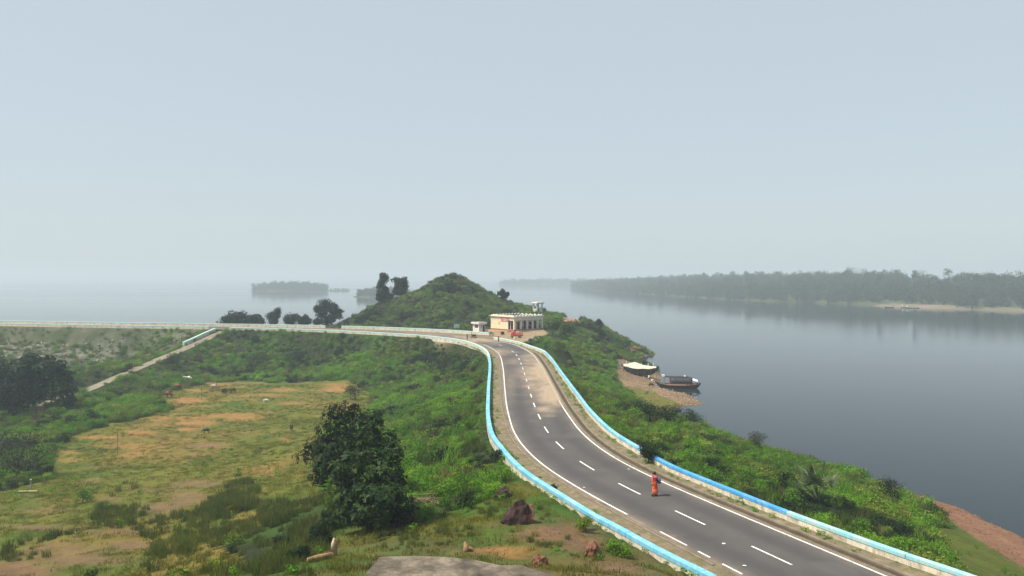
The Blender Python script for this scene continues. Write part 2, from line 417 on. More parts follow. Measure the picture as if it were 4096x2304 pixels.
def blob(lst, U, V, wob):
    m = np.zeros_like(U)
    for cu, cv, ru, rv, s in lst:
        d = np.sqrt(((U - cu) / ru) ** 2 + ((V - cv) / rv) ** 2) + wob
        m = np.maximum(m, s * (1 - sstep(0.25, 1.5, d)))
    return m
U_, V_ = proj(GX, GY, GZ)
wob = (fbm(GX, GY, 3.2, 4, 11) - 0.5) * 2.2
near_ok = GY > 14
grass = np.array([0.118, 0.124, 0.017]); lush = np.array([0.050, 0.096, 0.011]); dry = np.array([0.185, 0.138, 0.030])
soil = np.array([0.315, 0.150, 0.055]); brown = np.array([0.155, 0.095, 0.062]); under = np.array([0.024, 0.030, 0.010])  # under: scrub soil, darkened further to paint shade pockets between bushes
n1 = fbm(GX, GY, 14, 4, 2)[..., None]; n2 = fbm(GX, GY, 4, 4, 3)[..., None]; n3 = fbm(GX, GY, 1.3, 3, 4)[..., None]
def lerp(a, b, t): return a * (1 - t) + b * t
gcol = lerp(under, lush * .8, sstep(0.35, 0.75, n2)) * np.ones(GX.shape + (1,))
inF = inside(FIELD, U_ + wob * 25, V_ + wob * 10) & near_ok
fieldc = lerp(lerp(grass, dry, sstep(0.45, 0.72, n1)), lush, sstep(0.5, 0.7, n2) * 0.65)
fieldc = lerp(fieldc, soil, sstep(0.60, 0.75, n2) * sstep(0.5, 0.65, n1) * 0.6 * ((U_ < 1500) & (V_ < 1850))[..., None])
gcol = np.where(inF[..., None], fieldc, gcol)
inG = (inside(FOREG, U_ + wob * 10, V_ + wob * 8) & near_ok) | (GY <= 14)
gcol = np.where(inG[..., None], lerp(lerp(grass * 0.8, lush * 1.1, sstep(0.4, 0.65, n2)), brown, sstep(0.55, 0.75, n1) * 0.5), gcol)
st = blob(streaks, U_, V_, wob)[..., None] * near_ok[..., None]
br = blob(browns, U_, V_, wob * 0.7)[..., None] * near_ok[..., None]
gcol = lerp(gcol, lerp(brown, soil, n3 * 0.45), br * 0.85)
gcol = lerp(gcol, lerp(soil, dry * 1.1, n3 * 0.5), st * 0.95)
inD = inside(DAMS, U_ + wob * 10, V_) & (GX < -70)
gcol = np.where(inD[..., None], lerp(np.array([.055, .072, .026]), np.array([.10, .10, .055]), sstep(.45, .65, n2)), gcol)
stonem = np.zeros(GX.shape)
stonem = blob([(200,1430,220,22,1),(60,1400,90,18,.8),(350,1405,120,30,.9),(420,1360,140,14,.7),(600,1350,110,18,.7),(700,1350,70,14,.6),(260,1385,200,20,.5)], U_, V_, wob) * inD
gcol = lerp(gcol, np.array([.20, .19, .145]), (stonem * sstep(.35, .6, n3[..., 0]))[..., None] * .8)
inB = (inside(BEACH, U_ + wob * 6, V_ + wob * 4) & (GX > 5)) | ((GZ < -9.55) & (GX > 15))
gcol = np.where(inB[..., None], lerp(np.array([.24, .165, .10]), np.array([.13, .10, .065]), n3), gcol)
inR = inside(GRASSR, U_ + wob * 14, V_ + wob * 6) & (GX > 5)
gcol = np.where(inR[..., None], lerp(grass * .9, dry, n3 * .5), gcol)
inS = inside(SHORER, U_ + wob * 10, V_ + wob * 8) & (GX > 5)
gcol = np.where(inS[..., None], lerp(np.array([.26, .13, .075]), np.array([.17, .10, .06]), n2), gcol)
inE = inside(GRASSBR, U_ + wob * 12, V_ + wob * 8) & (GX > 5)
gcol = np.where(inE[..., None], lerp(grass * .85, lush, n2 * .6), gcol)
wet = sstep(WZ + 0.22, WZ + 0.02, GZ)[..., None]
gcol = lerp(gcol, np.array([.10, .065, .045]), wet * .8)
gcol = lerp(gcol, np.array([.30, .21, .13]), (sstep(2.2, 1.2, GE) * sstep(175, 186, GY) * (GX > -18) * .8)[..., None])
tm_ = (blob([(2285, 1286, 34, 12, 1)], U_, V_, 0 * U_) * (GX > 10) * (np.abs(GY - 236) < 12))[..., None]
gcol = lerp(gcol, np.array([.52, .25, .13]), tm_)
inC = inside(FORECOURT, U_, V_) & (GY > 165) & (GY < 214)
gcol = np.where(inC[..., None], lerp(np.array([.36, .25, .16]), np.array([.24, .19, .10]), n2), gcol)
bare = np.maximum(np.maximum(st, br)[..., 0], inB * 0.9 + inS * 0.9)

iq = np.arange(GX.size).reshape(GX.shape)
Qg = np.stack([iq[:-1, :-1], iq[:-1, 1:], iq[1:, 1:], iq[1:, :-1]], -1).reshape(-1, 4)
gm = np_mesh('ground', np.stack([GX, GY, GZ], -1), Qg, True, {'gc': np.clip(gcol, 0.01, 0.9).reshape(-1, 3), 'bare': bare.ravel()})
m, nt = mat_new('earth_and_turf'); N = NT(nt)
p = N.pos()
f1 = N.noise(2.6, 6, 0.7, p); f2 = N.noise(0.5, 5, 0.6, p); f3 = N.noise(9.0, 4, 0.7, p)
c = N.attr('gc', 'Color')
c = N.mix(1.0, c, N.ramp(f1, [(0.25, 0.72), (0.5, 0.97), (0.75, 1.28)]), 'MULTIPLY')
c = N.mix(1.0, c, N.ramp(f2, [(0.3, 0.75), (0.7, 1.2)]), 'MULTIPLY')
c = N.mix(N.math('MULTIPLY', N.ramp(f3, [(0.58, 0.0), (0.68, 1.0)]), 0.35), c, (0.05, 0.075, 0.018))
N.out(c, 0.95, 0.15, N.bump(N.math('ADD', f1, f3), 0.9, 0.12))
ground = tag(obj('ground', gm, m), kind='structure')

# ------------------------------------------------------------------ water
m, nt = mat_new('lake_water'); N = NT(nt)
p = N.pos()
mp = N.n('ShaderNodeMapping'); mp.inputs['Scale'].default_value = (0.35, 1.0, 1.0); N.l(p, mp.inputs['Vector'])
h = N.math('ADD', N.noise(1.6, 4, 0.6, mp.outputs[0]), N.math('MULTIPLY', N.noise(0.12, 3, 0.5, p), 1.5))
b = N.out((0.014, 0.021, 0.026), 0.12, 0.5, N.bump(h, 0.11, 0.05))
b.inputs['IOR'].default_value = 1.15
mp2 = N.n('ShaderNodeMapping'); mp2.inputs['Scale'].default_value = (0.0012, 0.008, 1.0); N.l(p, mp2.inputs['Vector'])
N.l(N.ramp(N.noise(1.0, 3, 0.5, mp2.outputs[0]), [(0.35, 0.05), (0.7, 0.10)]), b.inputs['Roughness'])
tag(MB().add([(-5000, 20, WZ), (5000, 20, WZ), (5000, 7000, WZ), (-5000, 7000, WZ)], [(0, 1, 2, 3)]).build('water', m), kind='structure')

# ------------------------------------------------------------------ road, shoulders, markings
def strip(pl, a, b, z, name, mat, parent=None, da=None, nlat=1, attrs=None, z1=None):
    """sheet along a polyline between lateral offsets a and b (arrays allowed)"""
    t, nr = normals2(pl); n = len(pl)
    a = np.broadcast_to(a, (n,)); b = np.broadcast_to(b, (n,))
    fr = np.linspace(0, 1, nlat + 1)
    off = a[:, None] * (1 - fr) + b[:, None] * fr
    X = pl[:, 0, None] + nr[:, 0, None] * off; Y = pl[:, 1, None] + nr[:, 1, None] * off
    z1 = z if z1 is None else z1
    Z = np.zeros_like(X) + z * (1 - fr) + z1 * fr
    i = np.arange(X.size).reshape(X.shape)
    Q = np.stack([i[:-1, :-1], i[1:, :-1], i[1:, 1:], i[:-1, 1:]], -1).reshape(-1, 4)[:, ::-1]
    at = attrs(X, Y, off) if attrs else None
    me = np_mesh(name, np.stack([X, Y, Z], -1), Q, False, at)
    return obj(name, me, mat, parent)
sands = [(2170,1490,75,60,1.3),(2205,1590,70,50,1.5),(2140,1440,60,28,.8),(2150,1530,50,70,.7),(1990,1410,60,14,.8),(1950,1360,110,14,1),(1880,1345,90,12,1),(2060,1445,40,12,.4),(2040,1700,40,30,.35),(2010,1640,16,120,.4),(2640,2150,60,12,.4),(2050,1530,22,60,.3),(2120,1520,40,60,.3),(2500,1845,40,8,.2),(1700,1338,200,8,.5)]
def road_attrs(X, Y, off):
    U, V = proj(X, Y, 0 * X); w = (fbm(X, Y, 2.5, 4, 21) - .5) * 1.4
    s = blob(sands, U, V, w) * (0.55 + 0.9 * (fbm(X * 3, Y * .5, 3, 3, 8) - .2))
    e = sstep(2.7, 3.35, np.abs(off)) * (fbm(X, Y, 1.6, 3, 9)) * .9
    return {'sand': np.clip(np.maximum(s, e), 0, 1).ravel(), 'off': off.ravel()}
m, nt = mat_new('worn_asphalt'); N = NT(nt); p = N.pos()
f = N.noise(0.35, 5, 0.6, p); g = N.noise(38, 2, 0.7, p); mm = N.noise(2.2, 5, 0.65, p)
c = N.ramp(f, [(0.3, (.068, .061, .058)), (0.7, (.095, .085, .080))])
c = N.mix(1.0, c, N.ramp(g, [(0.3, 0.7), (0.7, 1.3)]), 'MULTIPLY')
off = N.attr('off'); wl = N.math('ABSOLUTE', N.math('SUBTRACT', N.math('ABSOLUTE', off), 1.65))
c = N.mix(N.math('MULTIPLY', N.ramp(wl, [(0.2, 1.0), (0.9, 0.0)]), 0.6), c, (.056, .050, .048))
c = N.mix(N.ramp(N.noise(6.5, 6, 0.75, p), [(0.66, 0.0), (0.74, 0.5)]), c, (.13, .115, .10))
c = N.mix(N.ramp(N.noise(0.16, 2, 0.4, p), [(0.60, 0.0), (0.63, 0.45)]), c, (.105, .095, .088))
sd = N.math('MULTIPLY', N.attr('sand'), N.ramp(mm, [(0.25, 0.35), (0.7, 1.15)]))
c = N.mix(sd, c, (.40, .295, .195))
N.out(c, 0.85, 0.3, N.bump(g, 0.25, 0.01))
ROADM = m
road = strip(CL, -3.42, 3.42, 0.0, 'road', ROADM, nlat=14, attrs=road_attrs)
tag(road, kind='structure')
m, nt = mat_new('road_paint'); N = NT(nt); p = N.pos()
w = N.ramp(N.noise(5.0, 6, 0.75, p), [(0.51, 0.0), (0.66, 0.9)])
c = N.mix(w, (.80, .77, .70), (.12, .10, .09))
c = N.mix(N.math('MULTIPLY', N.attr('sand'), 0.9), c, (.37, .275, .18))
N.out(c, 0.7, 0.3)
PAINT = m
def seg(s0, s1): return CL[max(0, int(s0 / 0.5)):int(s1 / 0.5) + 1]
sl = np.r_[0, np.cumsum(np.linalg.norm(np.diff(CL, axis=0), axis=1))]
def s_at(x, y): return sl[np.argmin((CL[:, 0] - x) ** 2 + (CL[:, 1] - y) ** 2)]
pa = lambda X, Y, o: {'sand': road_attrs(X, Y, np.zeros_like(X))['sand']}
# edge lines; the near left one breaks up
strip(seg(0, s_at(-7, 179)), -3.17, -3.04, 0.004, 'edge_line', PAINT, road, attrs=pa)
strip(seg(s_at(9.0, 42.6) + 6, s_at(-4, 170)), 3.07, 3.20, 0.004, 'edge_line', PAINT, road, attrs=pa)
e0 = s_at(13.0, 42)
for a, b2 in ((-14, -9), (-7.5, -3.2), (-2.4, -1.0), (0.2, 1.1), (2.0, 4.9)):
    strip(seg(e0 + a, e0 + b2), 3.07, 3.19, 0.004, 'edge_line', PAINT, road, attrs=pa)
strip(seg(s_at(-40, 209), s_at(-240, 264)), -3.17, -3.04, 0.004, 'edge_line', PAINT, road, attrs=pa)
d0 = s_at(13.5, 41.1)
k = -3
while d0 + k * 7.15 < s_at(-4, 171):
    s = d0 + k * 7.15
    if k != 17: strip(seg(s - 1.5, s + 1.5), -0.065, 0.065, 0.004, 'lane_dash', PAINT, road, attrs=pa)
    k += 1
# shoulders between road and parapets
m, nt = mat_new('dusty_shoulder'); N = NT(nt); p = N.pos()
f = N.noise(0.9, 6, 0.7, p); g = N.noise(14, 4, 0.7, p); h2 = N.noise(0.25, 3, 0.5, p)
c = N.ramp(f, [(0.25, (.10, .083, .062)), (0.5, (.20, .155, .105)), (0.72, (.33, .25, .165))])
gr = N.math('MULTIPLY', N.ramp(N.noise(1.7, 5, 0.65, p), [(0.42, 0.0), (0.6, 1.0)]), N.ramp(h2, [(0.3, 0.1), (0.62, 1.0)]))
c = N.mix(gr, c, (.125, .125, .045))
c = N.mix(1.0, c, N.ramp(g, [(0.3, 0.72), (0.7, 1.25)]), 'MULTIPLY')
N.out(c, 0.95, 0.15, N.bump(N.math('ADD', f, g), 0.6, 0.05))
SHOULD = m
i0, i1 = int(s_at(17, 33) / .5) - 30, int(s_at(-225, 260) / .5)
def wall_offset(walls, sgn, default):
    C_ = CL[i0:]; t_, n_ = normals2(C_); out = np.full(len(C_), np.nan)
    W = np.concatenate([resample(w, .3) for w in walls])
    for k in range(len(C_)):
        r = W[:, :2] - C_[k, :2]; al = r @ t_[k]; la = (r @ n_[k]) * sgn
        ok = (np.abs(al) < .5) & (la > 3) & (la < 11)
        if ok.any(): out[k] = la[ok].min()
    idx = np.arange(len(out)); g = ~np.isnan(out)
    out = np.interp(idx, idx[g], out[g])
    e = out.copy()
    for _ in range(6): e[1:-1] = (e[:-2] + e[1:-1] * 2 + e[2:]) / 4
    return e
oR, oL = wall_offset([RW1, RW2, BW1, BW2], -1, 6), wall_offset([LW, LW2], 1, 6)
tag(strip(CL[i0:], -oR, -3.40, -0.045, 'shoulder', SHOULD, nlat=3, z1=-0.012), kind='structure')
tag(strip(CL[i0:], 3.40, oL, -0.012, 'shoulder', SHOULD, nlat=3, z1=-0.045), kind='structure')
# open drain with a raised lip on the lake side, thin kerb on the other
KERB = paint('kerb_concrete', (.26, .21, .155), (.15, .12, .09), 1.2, 0.9, 0.2, 0.5)
DRAIN = paint('drain_soil', (.06, .045, .033), (.10, .075, .05), 1.0, 0.95, 0.1, 0.5)
def ribbon(pl, a, b, z0, z1, name, mat, parent=None):
    """solid bar along a polyline"""
    t, nr = normals2(pl); mb = MB(); rings = []
    for q, n_ in zip(pl, nr):
        A = q[:2] + n_ * a; B = q[:2] + n_ * b
        rings.append([(A[0], A[1], z0), (A[0], A[1], z1), (B[0], B[1], z1), (B[0], B[1], z0)])
    return mb.loft(rings).build(name, mat, parent)
sr = seg(0, s_at(0.5, 151))
tag(ribbon(sr, -4.12, -3.98, -0.08, 0.085, 'kerb', KERB), kind='structure')
tag(ribbon(sr, -3.97, -3.62, -0.05, -0.005, 'drain', DRAIN), kind='structure')
tag(ribbon(seg(s_at(13.5, 41), s_at(-3, 169)), 3.62, 3.74, -0.08, 0.05, 'kerb', KERB), kind='structure')
# the side track down the dam
m, nt = mat_new('pale_track'); N = NT(nt); p = N.pos()
N.out(N.ramp(N.noise(0.7, 5, 0.65, p), [(0.3, (.15, .13, .085)), (0.7, (.28, .24, .175))]), 0.95, 0.1, N.bump(N.noise(6, 4, .6, p), .4, .05))
tr = TRACK.copy()
t_, n_ = normals2(tr)
i = np.arange(len(tr) * 2).reshape(-1, 2)
Vt = np.stack([np.c_[tr[:, :2] + n_ * o, tr[:, 2] + 0.06] for o in (-1.35, 1.35)], 1)
tag(obj('side_track', np_mesh('side_track', Vt, np.stack([i[:-1, 0], i[:-1, 1], i[1:, 1], i[1:, 0]], -1)), m), kind='structure')

# ------------------------------------------------------------------ parapet walls
WHITE = paint('whitewash', (.74, .68, .54), (.60, .54, .42), 0.6, 0.8, 0.2, 0.3, dirt=(.30, .25, .18), streak=(.24, .19, .13))
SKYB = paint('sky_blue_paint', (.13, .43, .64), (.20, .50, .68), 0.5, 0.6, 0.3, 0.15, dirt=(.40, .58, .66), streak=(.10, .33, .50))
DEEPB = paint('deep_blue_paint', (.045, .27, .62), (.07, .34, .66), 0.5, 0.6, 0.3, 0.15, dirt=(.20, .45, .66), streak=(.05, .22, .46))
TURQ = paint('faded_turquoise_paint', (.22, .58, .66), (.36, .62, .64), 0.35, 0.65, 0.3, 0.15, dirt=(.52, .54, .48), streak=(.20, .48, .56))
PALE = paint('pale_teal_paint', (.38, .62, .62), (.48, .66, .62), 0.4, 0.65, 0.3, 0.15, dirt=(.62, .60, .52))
def parapet(pts, label, cols, cap_h=0.22, h=0.48, w=0.30, low=-0.9, piece=7.5, joint=0.02):
    pl = resample(pts, 0.5, 2)
    root = thing('parapet_wall', label, 'wall', (float(pl[0, 0]), float(pl[0, 1]), 0), 0, 'parapet walls beside the road')
    off = -np.array([pl[0, 0], pl[0, 1]])
    q = pl + off
    def rib(pl, a, b, z0, z1, name, mat):
        o = ribbon(pl, a, b, z0, z1, name, mat, root); return o
    rib(q, -w / 2, w / 2, low, h - cap_h, 'wall_base', WHITE)
    L = len(q); n = max(1, int(round(L * 0.5 / piece))); ed = np.linspace(0, L - 1, n + 1).astype(int)
    for k in range(n):
        sgm = q[ed[k]:ed[k + 1] + 1].copy()
        if len(sgm) < 2: continue
        d = (sgm[1] - sgm[0]); sgm[0] += d / np.linalg.norm(d) * joint
        mid = pl[(ed[k] + ed[k + 1]) // 2]
        jit = random.uniform(-.006, .006)
        o = rib(sgm, -w / 2 - 0.03 + jit, w / 2 + 0.03 + jit, h - cap_h, h + jit, 'coping', cols(mid[0], mid[1]))
        bv = o.modifiers.new('bevel', 'BEVEL'); bv.width = 0.025; bv.segments = 2; bv.limit_method = 'ANGLE'; bv.angle_limit = math.radians(50)
    return root
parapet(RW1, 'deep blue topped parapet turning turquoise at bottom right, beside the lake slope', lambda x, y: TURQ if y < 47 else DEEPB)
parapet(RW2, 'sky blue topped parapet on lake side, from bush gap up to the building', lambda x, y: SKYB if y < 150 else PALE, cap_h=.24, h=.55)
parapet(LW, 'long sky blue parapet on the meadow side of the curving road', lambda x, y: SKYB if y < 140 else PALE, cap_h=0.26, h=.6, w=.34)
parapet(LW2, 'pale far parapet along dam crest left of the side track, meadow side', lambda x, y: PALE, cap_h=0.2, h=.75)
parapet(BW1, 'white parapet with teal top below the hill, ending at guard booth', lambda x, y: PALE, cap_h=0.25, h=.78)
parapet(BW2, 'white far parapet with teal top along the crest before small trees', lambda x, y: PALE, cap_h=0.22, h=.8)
tp = TRACK[(TRACK[:, 1] > 201) & (TRACK[:, 1] < 219)]
tt, tn = normals2(tp)
# short wall that follows the side track down
wl_ = MB(); wc_ = MB(); r1 = []; r2 = []
for q, n_ in zip(tp, tn):
    s_ = 1 if n_[0] < 0 else -1
    A = q[:2] + n_ * s_ * 2.1; B = q[:2] + n_ * s_ * 2.55
    r1.append([(A[0], A[1], q[2] - .6), (A[0], A[1], q[2] + .55), (B[0], B[1], q[2] + .55), (B[0], B[1], q[2] - .6)])
    A = q[:2] + n_ * s_ * 2.06; B = q[:2] + n_ * s_ * 2.6
    r2.append([(A[0], A[1], q[2] + .55), (A[0], A[1], q[2] + .95), (B[0], B[1], q[2] + .95), (B[0], B[1], q[2] + .55)])
tw = thing('track_wall', 'short sloping blue topped wall beside the pale track down the dam', 'wall', (0, 0, 0))
wl_.loft(r1).build('wall_base', WHITE, tw); wc_.loft(r2).build('coping', PALE, tw)

# ------------------------------------------------------------------ foliage
def leafmat(name, c1, c2, c3=None, transl=0.25, rough=0.6, spec=0.14, patch=0.06):
    m, nt = mat_new(name); N = NT(nt)
    r = N.n('ShaderNodeObjectInfo').outputs['Random']; lv = N.attr('lv')
    f = N.math('ADD', N.math('MULTIPLY', r, 0.5), N.math('MULTIPLY', lv, 0.5))
    c = N.ramp(f, [(0.15, c1), (0.55, c2), (0.95, c3 or c2)])
    pn = N.noise(patch, 3, 0.6, N.pos())
    c = N.mix(1.0, c, N.ramp(pn, [(0.3, (.62, .66, .70)), (0.5, (.95, .95, .95)), (0.72, (1.35, 1.22, 1.0))]), 'MULTIPLY')
    b = N.n('ShaderNodeBsdfPrincipled'); b.inputs['Roughness'].default_value = rough; b.inputs['Specular IOR Level'].default_value = spec
    t = N.n('ShaderNodeBsdfTranslucent'); N.l(c, b.inputs['Base Color'])
    N.l(N.mix(1.0, c, (1.3, 1.5, 0.6), 'MULTIPLY'), t.inputs['Color'])
    mx = N.n('ShaderNodeMixShader'); mx.inputs[0].default_value = transl
    N.l(b.outputs[0], mx.inputs[1]); N.l(t.outputs[0], mx.inputs[2])
    o = N.n('ShaderNodeOutputMaterial'); N.l(mx.outputs[0], o.inputs['Surface'])
    return m
L_SCRUB = leafmat('scrub_leaf', (.052, .128, .008), (.110, .245, .014), (.195, .325, .028))
L_HILL = leafmat('hill_leaf', (.054, .098, .018), (.108, .178, .029), (.180, .230, .048), patch=0.05)
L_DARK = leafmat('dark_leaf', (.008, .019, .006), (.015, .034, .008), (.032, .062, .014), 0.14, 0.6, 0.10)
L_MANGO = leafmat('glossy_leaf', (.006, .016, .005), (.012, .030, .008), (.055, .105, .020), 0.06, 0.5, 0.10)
L_GREY = leafmat('greyish_leaf', (.045, .055, .030), (.075, .088, .045), (.11, .12, .065), 0.15)
L_LIGHT = leafmat('fresh_leaf', (.075, .125, .014), (.14, .20, .022), (.23, .28, .05), 0.3)
L_FAR = leafmat('far_leaf', (.022, .040, .016), (.036, .060, .022), (.055, .080, .030), 0.1, patch=0.012)
L_GRASS = leafmat('grass_blade', (.095, .105, .014), (.142, .138, .019), (.22, .175, .036), 0.3, patch=0.15)
L_TALL = leafmat('tall_grass_blade', (.052, .082, .016), (.098, .120, .027), (.18, .16, .055), 0.3, patch=0.15)
L_DRY = leafmat('dry_weed', (.10, .085, .04), (.16, .13, .06), (.24, .19, .09), 0.2)
BARK = paint('bark', (.095, .072, .052), (.05, .038, .028), 6.0, 0.95, 0.1, 0.9)

def leaves(C, Nrm, size, rng, ratio=0.42, droop=0.25):
    """diamond leaves: centres C, outward directions Nrm, length size (array)"""
    n = len(C)
    r = rng.normal(size=(n, 3)); nn = Nrm + r * 0.55; nn /= np.linalg.norm(nn, axis=1)[:, None] + 1e-9
    a = np.cross(nn, rng.normal(size=(n, 3))); a[:, 2] -= droop; a -= nn * (a * nn).sum(1)[:, None]
    a /= np.linalg.norm(a, axis=1)[:, None] + 1e-9
    b = np.cross(nn, a); s = np.asarray(size).reshape(-1, 1) * np.ones((n, 1))
    V = np.stack([C - a * s * .5, C + b * s * ratio * .5 - a * s * .05 + nn * s * .06, C + a * s * .5, C - b * s * ratio * .5 - a * s * .05 + nn * s * .06], 1)
    Q = np.arange(n * 4).reshape(n, 4)
    lv = np.repeat(rng.random(n), 4)
    return V.reshape(-1, 3), Q, lv
def lump_leaves(lumps, n, size, rng, shell=0.55, ratio=0.42, droop=0.25, zmin=None):
    L = np.array(lumps, float); w = (L[:, 3] * L[:, 4] + L[:, 4] * L[:, 5] + L[:, 3] * L[:, 5]); w /= w.sum()
    k = rng.choice(len(L), n, p=w)
    d = rng.normal(size=(n, 3)); d /= np.linalg.norm(d, axis=1)[:, None]
    rad = shell + (1 - shell) * rng.random(n) ** 0.6 + rng.normal(size=n) * 0.06
    ph = rng.random((len(L), 3)) * 6.28; q = np.sin(d * 4.3 + ph[k]).sum(1) + np.sin(d[:, [1, 2, 0]] * 8.1 + ph[k]).sum(1) * .5
    rad = rad * (1 + .13 * q)
    C = L[k, :3] + d * L[k, 3:6] * rad[:, None]
    if zmin is not None: keep = C[:, 2] > zmin; C, d = C[keep], d[keep]
    s = size * (0.65 + 0.7 * rng.random(len(C)))
    return leaves(C, d, s, rng, ratio, droop)
def rosette_leaves(lumps, n, size, rng, shell=.5, ratio=.34, per=8):
    L = np.array(lumps, float); w = (L[:, 3] * L[:, 4] + L[:, 4] * L[:, 5] + L[:, 3] * L[:, 5]); w /= w.sum()
    m = max(1, n // per); k = rng.choice(len(L), m, p=w)
    d = rng.normal(size=(m, 3)); d /= np.linalg.norm(d, axis=1)[:, None]
    C = L[k, :3] + d * L[k, 3:6] * (shell + (1 - shell) * rng.random(m) ** .5 + rng.normal(size=m) * .08)[:, None]
    ax = d + np.array([0, 0, .5]); ax /= np.linalg.norm(ax, axis=1)[:, None]
    C = np.repeat(C, per, 0); ax = np.repeat(ax, per, 0); N_ = len(C)
    r = rng.normal(size=(N_, 3)); r -= ax * (r * ax).sum(1)[:, None]; r /= np.linalg.norm(r, axis=1)[:, None]
    a = r + ax * (.1 + .5 * rng.random((N_, 1))) - np.array([0, 0, .45]) * rng.random((N_, 1)); a /= np.linalg.norm(a, axis=1)[:, None]
    nn = ax - a * (ax * a).sum(1)[:, None]; nn /= np.linalg.norm(nn, axis=1)[:, None] + 1e-9
    b = np.cross(nn, a); s = size * (.7 + .6 * rng.random((N_, 1)))
    V = np.stack([C, C + a * s * .5 + b * s * ratio * .5, C + a * s - nn * s * .12, C + a * s * .5 - b * s * ratio * .5], 1)
    lv = np.repeat(np.clip(np.repeat(rng.random(m), per) * .6 + rng.random(N_) * .4, 0, 1), 4)
    return V.reshape(-1, 3), np.arange(N_ * 4).reshape(N_, 4), lv
def leaf_mesh(name, lumps, n, size, seed, mat, ros=0, **k):
    if ros:
        V, Q, lv = rosette_leaves(lumps, n, size, np.random.default_rng(seed), k.get('shell', .5), k.get('ratio', .34), ros)
        me = np_mesh(name, V, Q, False, {'lv': lv}); me.materials.append(mat); return me
    V, Q, lv = lump_leaves(lumps, n, size, np.random.default_rng(seed), **k)
    me = np_mesh(name, V, Q, False, {'lv': lv}); me.materials.append(mat); return me
def blades(n, h, w, spread, rng, lean=0.45):
    a = rng.random(n) * 2 * np.pi; r = np.sqrt(rng.random(n)) * spread
    B = np.stack([np.cos(a) * r, np.sin(a) * r, np.zeros(n)], 1)
    hh = h * (0.45 + 0.6 * rng.random(n)); a2 = rng.random(n) * 2 * np.pi
    ln = lean * rng.random(n) * hh
    T = B + np.stack([np.cos(a2) * ln, np.sin(a2) * ln, hh], 1)
    M = B * .45 + T * .55 - np.stack([np.cos(a2) * ln * .22, np.sin(a2) * ln * .22, 0 * hh], 1)
    a3 = rng.random(n) * 2 * np.pi; D = np.stack([np.cos(a3), np.sin(a3), 0 * a3], 1) * w
    V = np.stack([B - D, M - D * .8, T, M + D * .8, B + D], 1)
    return V.reshape(-1, 3), np.arange(n * 5).reshape(n, 5), np.repeat(rng.random(n), 5)
def blade_mesh(name, n, h, w, spread, seed, mat, lean=0.45):
    V, Q, lv = blades(n, h, w, spread, np.random.default_rng(seed), lean)
    me = np_mesh(name, V, Q, False, {'lv': lv}, 5); me.materials.append(mat); return me

# --- scattering of uncountable growth (one object each)
def scatter(name, pts, rots, scs, idx, meshes, label, cat):
    lib = bpy.data.collections.new(name + '_library')
    for k, me in enumerate(meshes):
        lib.objects.link(bpy.data.objects.new('%s_source_%02d' % (name, k), me))
    n = len(pts)
    me = bpy.data.meshes.new(name)
    me.vertices.add(n); me.vertices.foreach_set('co', np.asarray(pts, np.float32).ravel())
    for an, typ, arr, key in (('rot', 'FLOAT_VECTOR', rots, 'vector'), ('sc', 'FLOAT_VECTOR', scs, 'vector'), ('idx', 'INT', idx, 'value')):
        at = me.attributes.new(an, typ, 'POINT')
        at.data.foreach_set(key, np.asarray(arr, np.int32 if typ == 'INT' else np.float32).ravel())
    for mm_ in meshes:
        for mt in mm_.materials:
            if mt.name not in me.materials: me.materials.append(mt)
    ng = bpy.data.node_groups.new(name + '_nodes', 'GeometryNodeTree')
    ng.interface.new_socket('Geometry', in_out='INPUT', socket_type='NodeSocketGeometry')
    ng.interface.new_socket('Geometry', in_out='OUTPUT', socket_type='NodeSocketGeometry')
    nd = ng.nodes; gi = nd.new('NodeGroupInput'); go = nd.new('NodeGroupOutput')
    ip = nd.new('GeometryNodeInstanceOnPoints'); ci = nd.new('GeometryNodeCollectionInfo')
    ci.inputs['Collection'].default_value = lib; ci.inputs['Separate Children'].default_value = True; ci.inputs['Reset Children'].default_value = True
    ip.inputs['Pick Instance'].default_value = True
    def na(nm, typ):
        a = nd.new('GeometryNodeInputNamedAttribute'); a.data_type = typ; a.inputs['Name'].default_value = nm
        return a.outputs['Attribute']
    ng.links.new(gi.outputs[0], ip.inputs['Points']); ng.links.new(ci.outputs[0], ip.inputs['Instance'])
    ng.links.new(na('idx', 'INT'), ip.inputs['Instance Index'])
    e2r = nd.new('FunctionNodeEulerToRotation'); ng.links.new(na('rot', 'FLOAT_VECTOR'), e2r.inputs[0])
    ng.links.new(e2r.outputs[0], ip.inputs['Rotation']); ng.links.new(na('sc', 'FLOAT_VECTOR'), ip.inputs['Scale'])
    ng.links.new(ip.outputs[0], go.inputs[0])
    o = obj(name, me)
    md = o.modifiers.new('scatter', 'NODES'); md.node_group = ng
    return tag(o, label, cat, kind='stuff')
def rots_for(n, tilt=0.12):
    return np.stack([RNG.normal(size=n) * tilt, RNG.normal(size=n) * tilt, RNG.random(n) * 6.283], 1)
def land_points(n, x0, x1, y0, y1, power=1.0):
    x = x0 + (x1 - x0) * RNG.random(n); y = y0 + (y1 - y0) * RNG.random(n) ** power
    return x, y, hz(x, y)

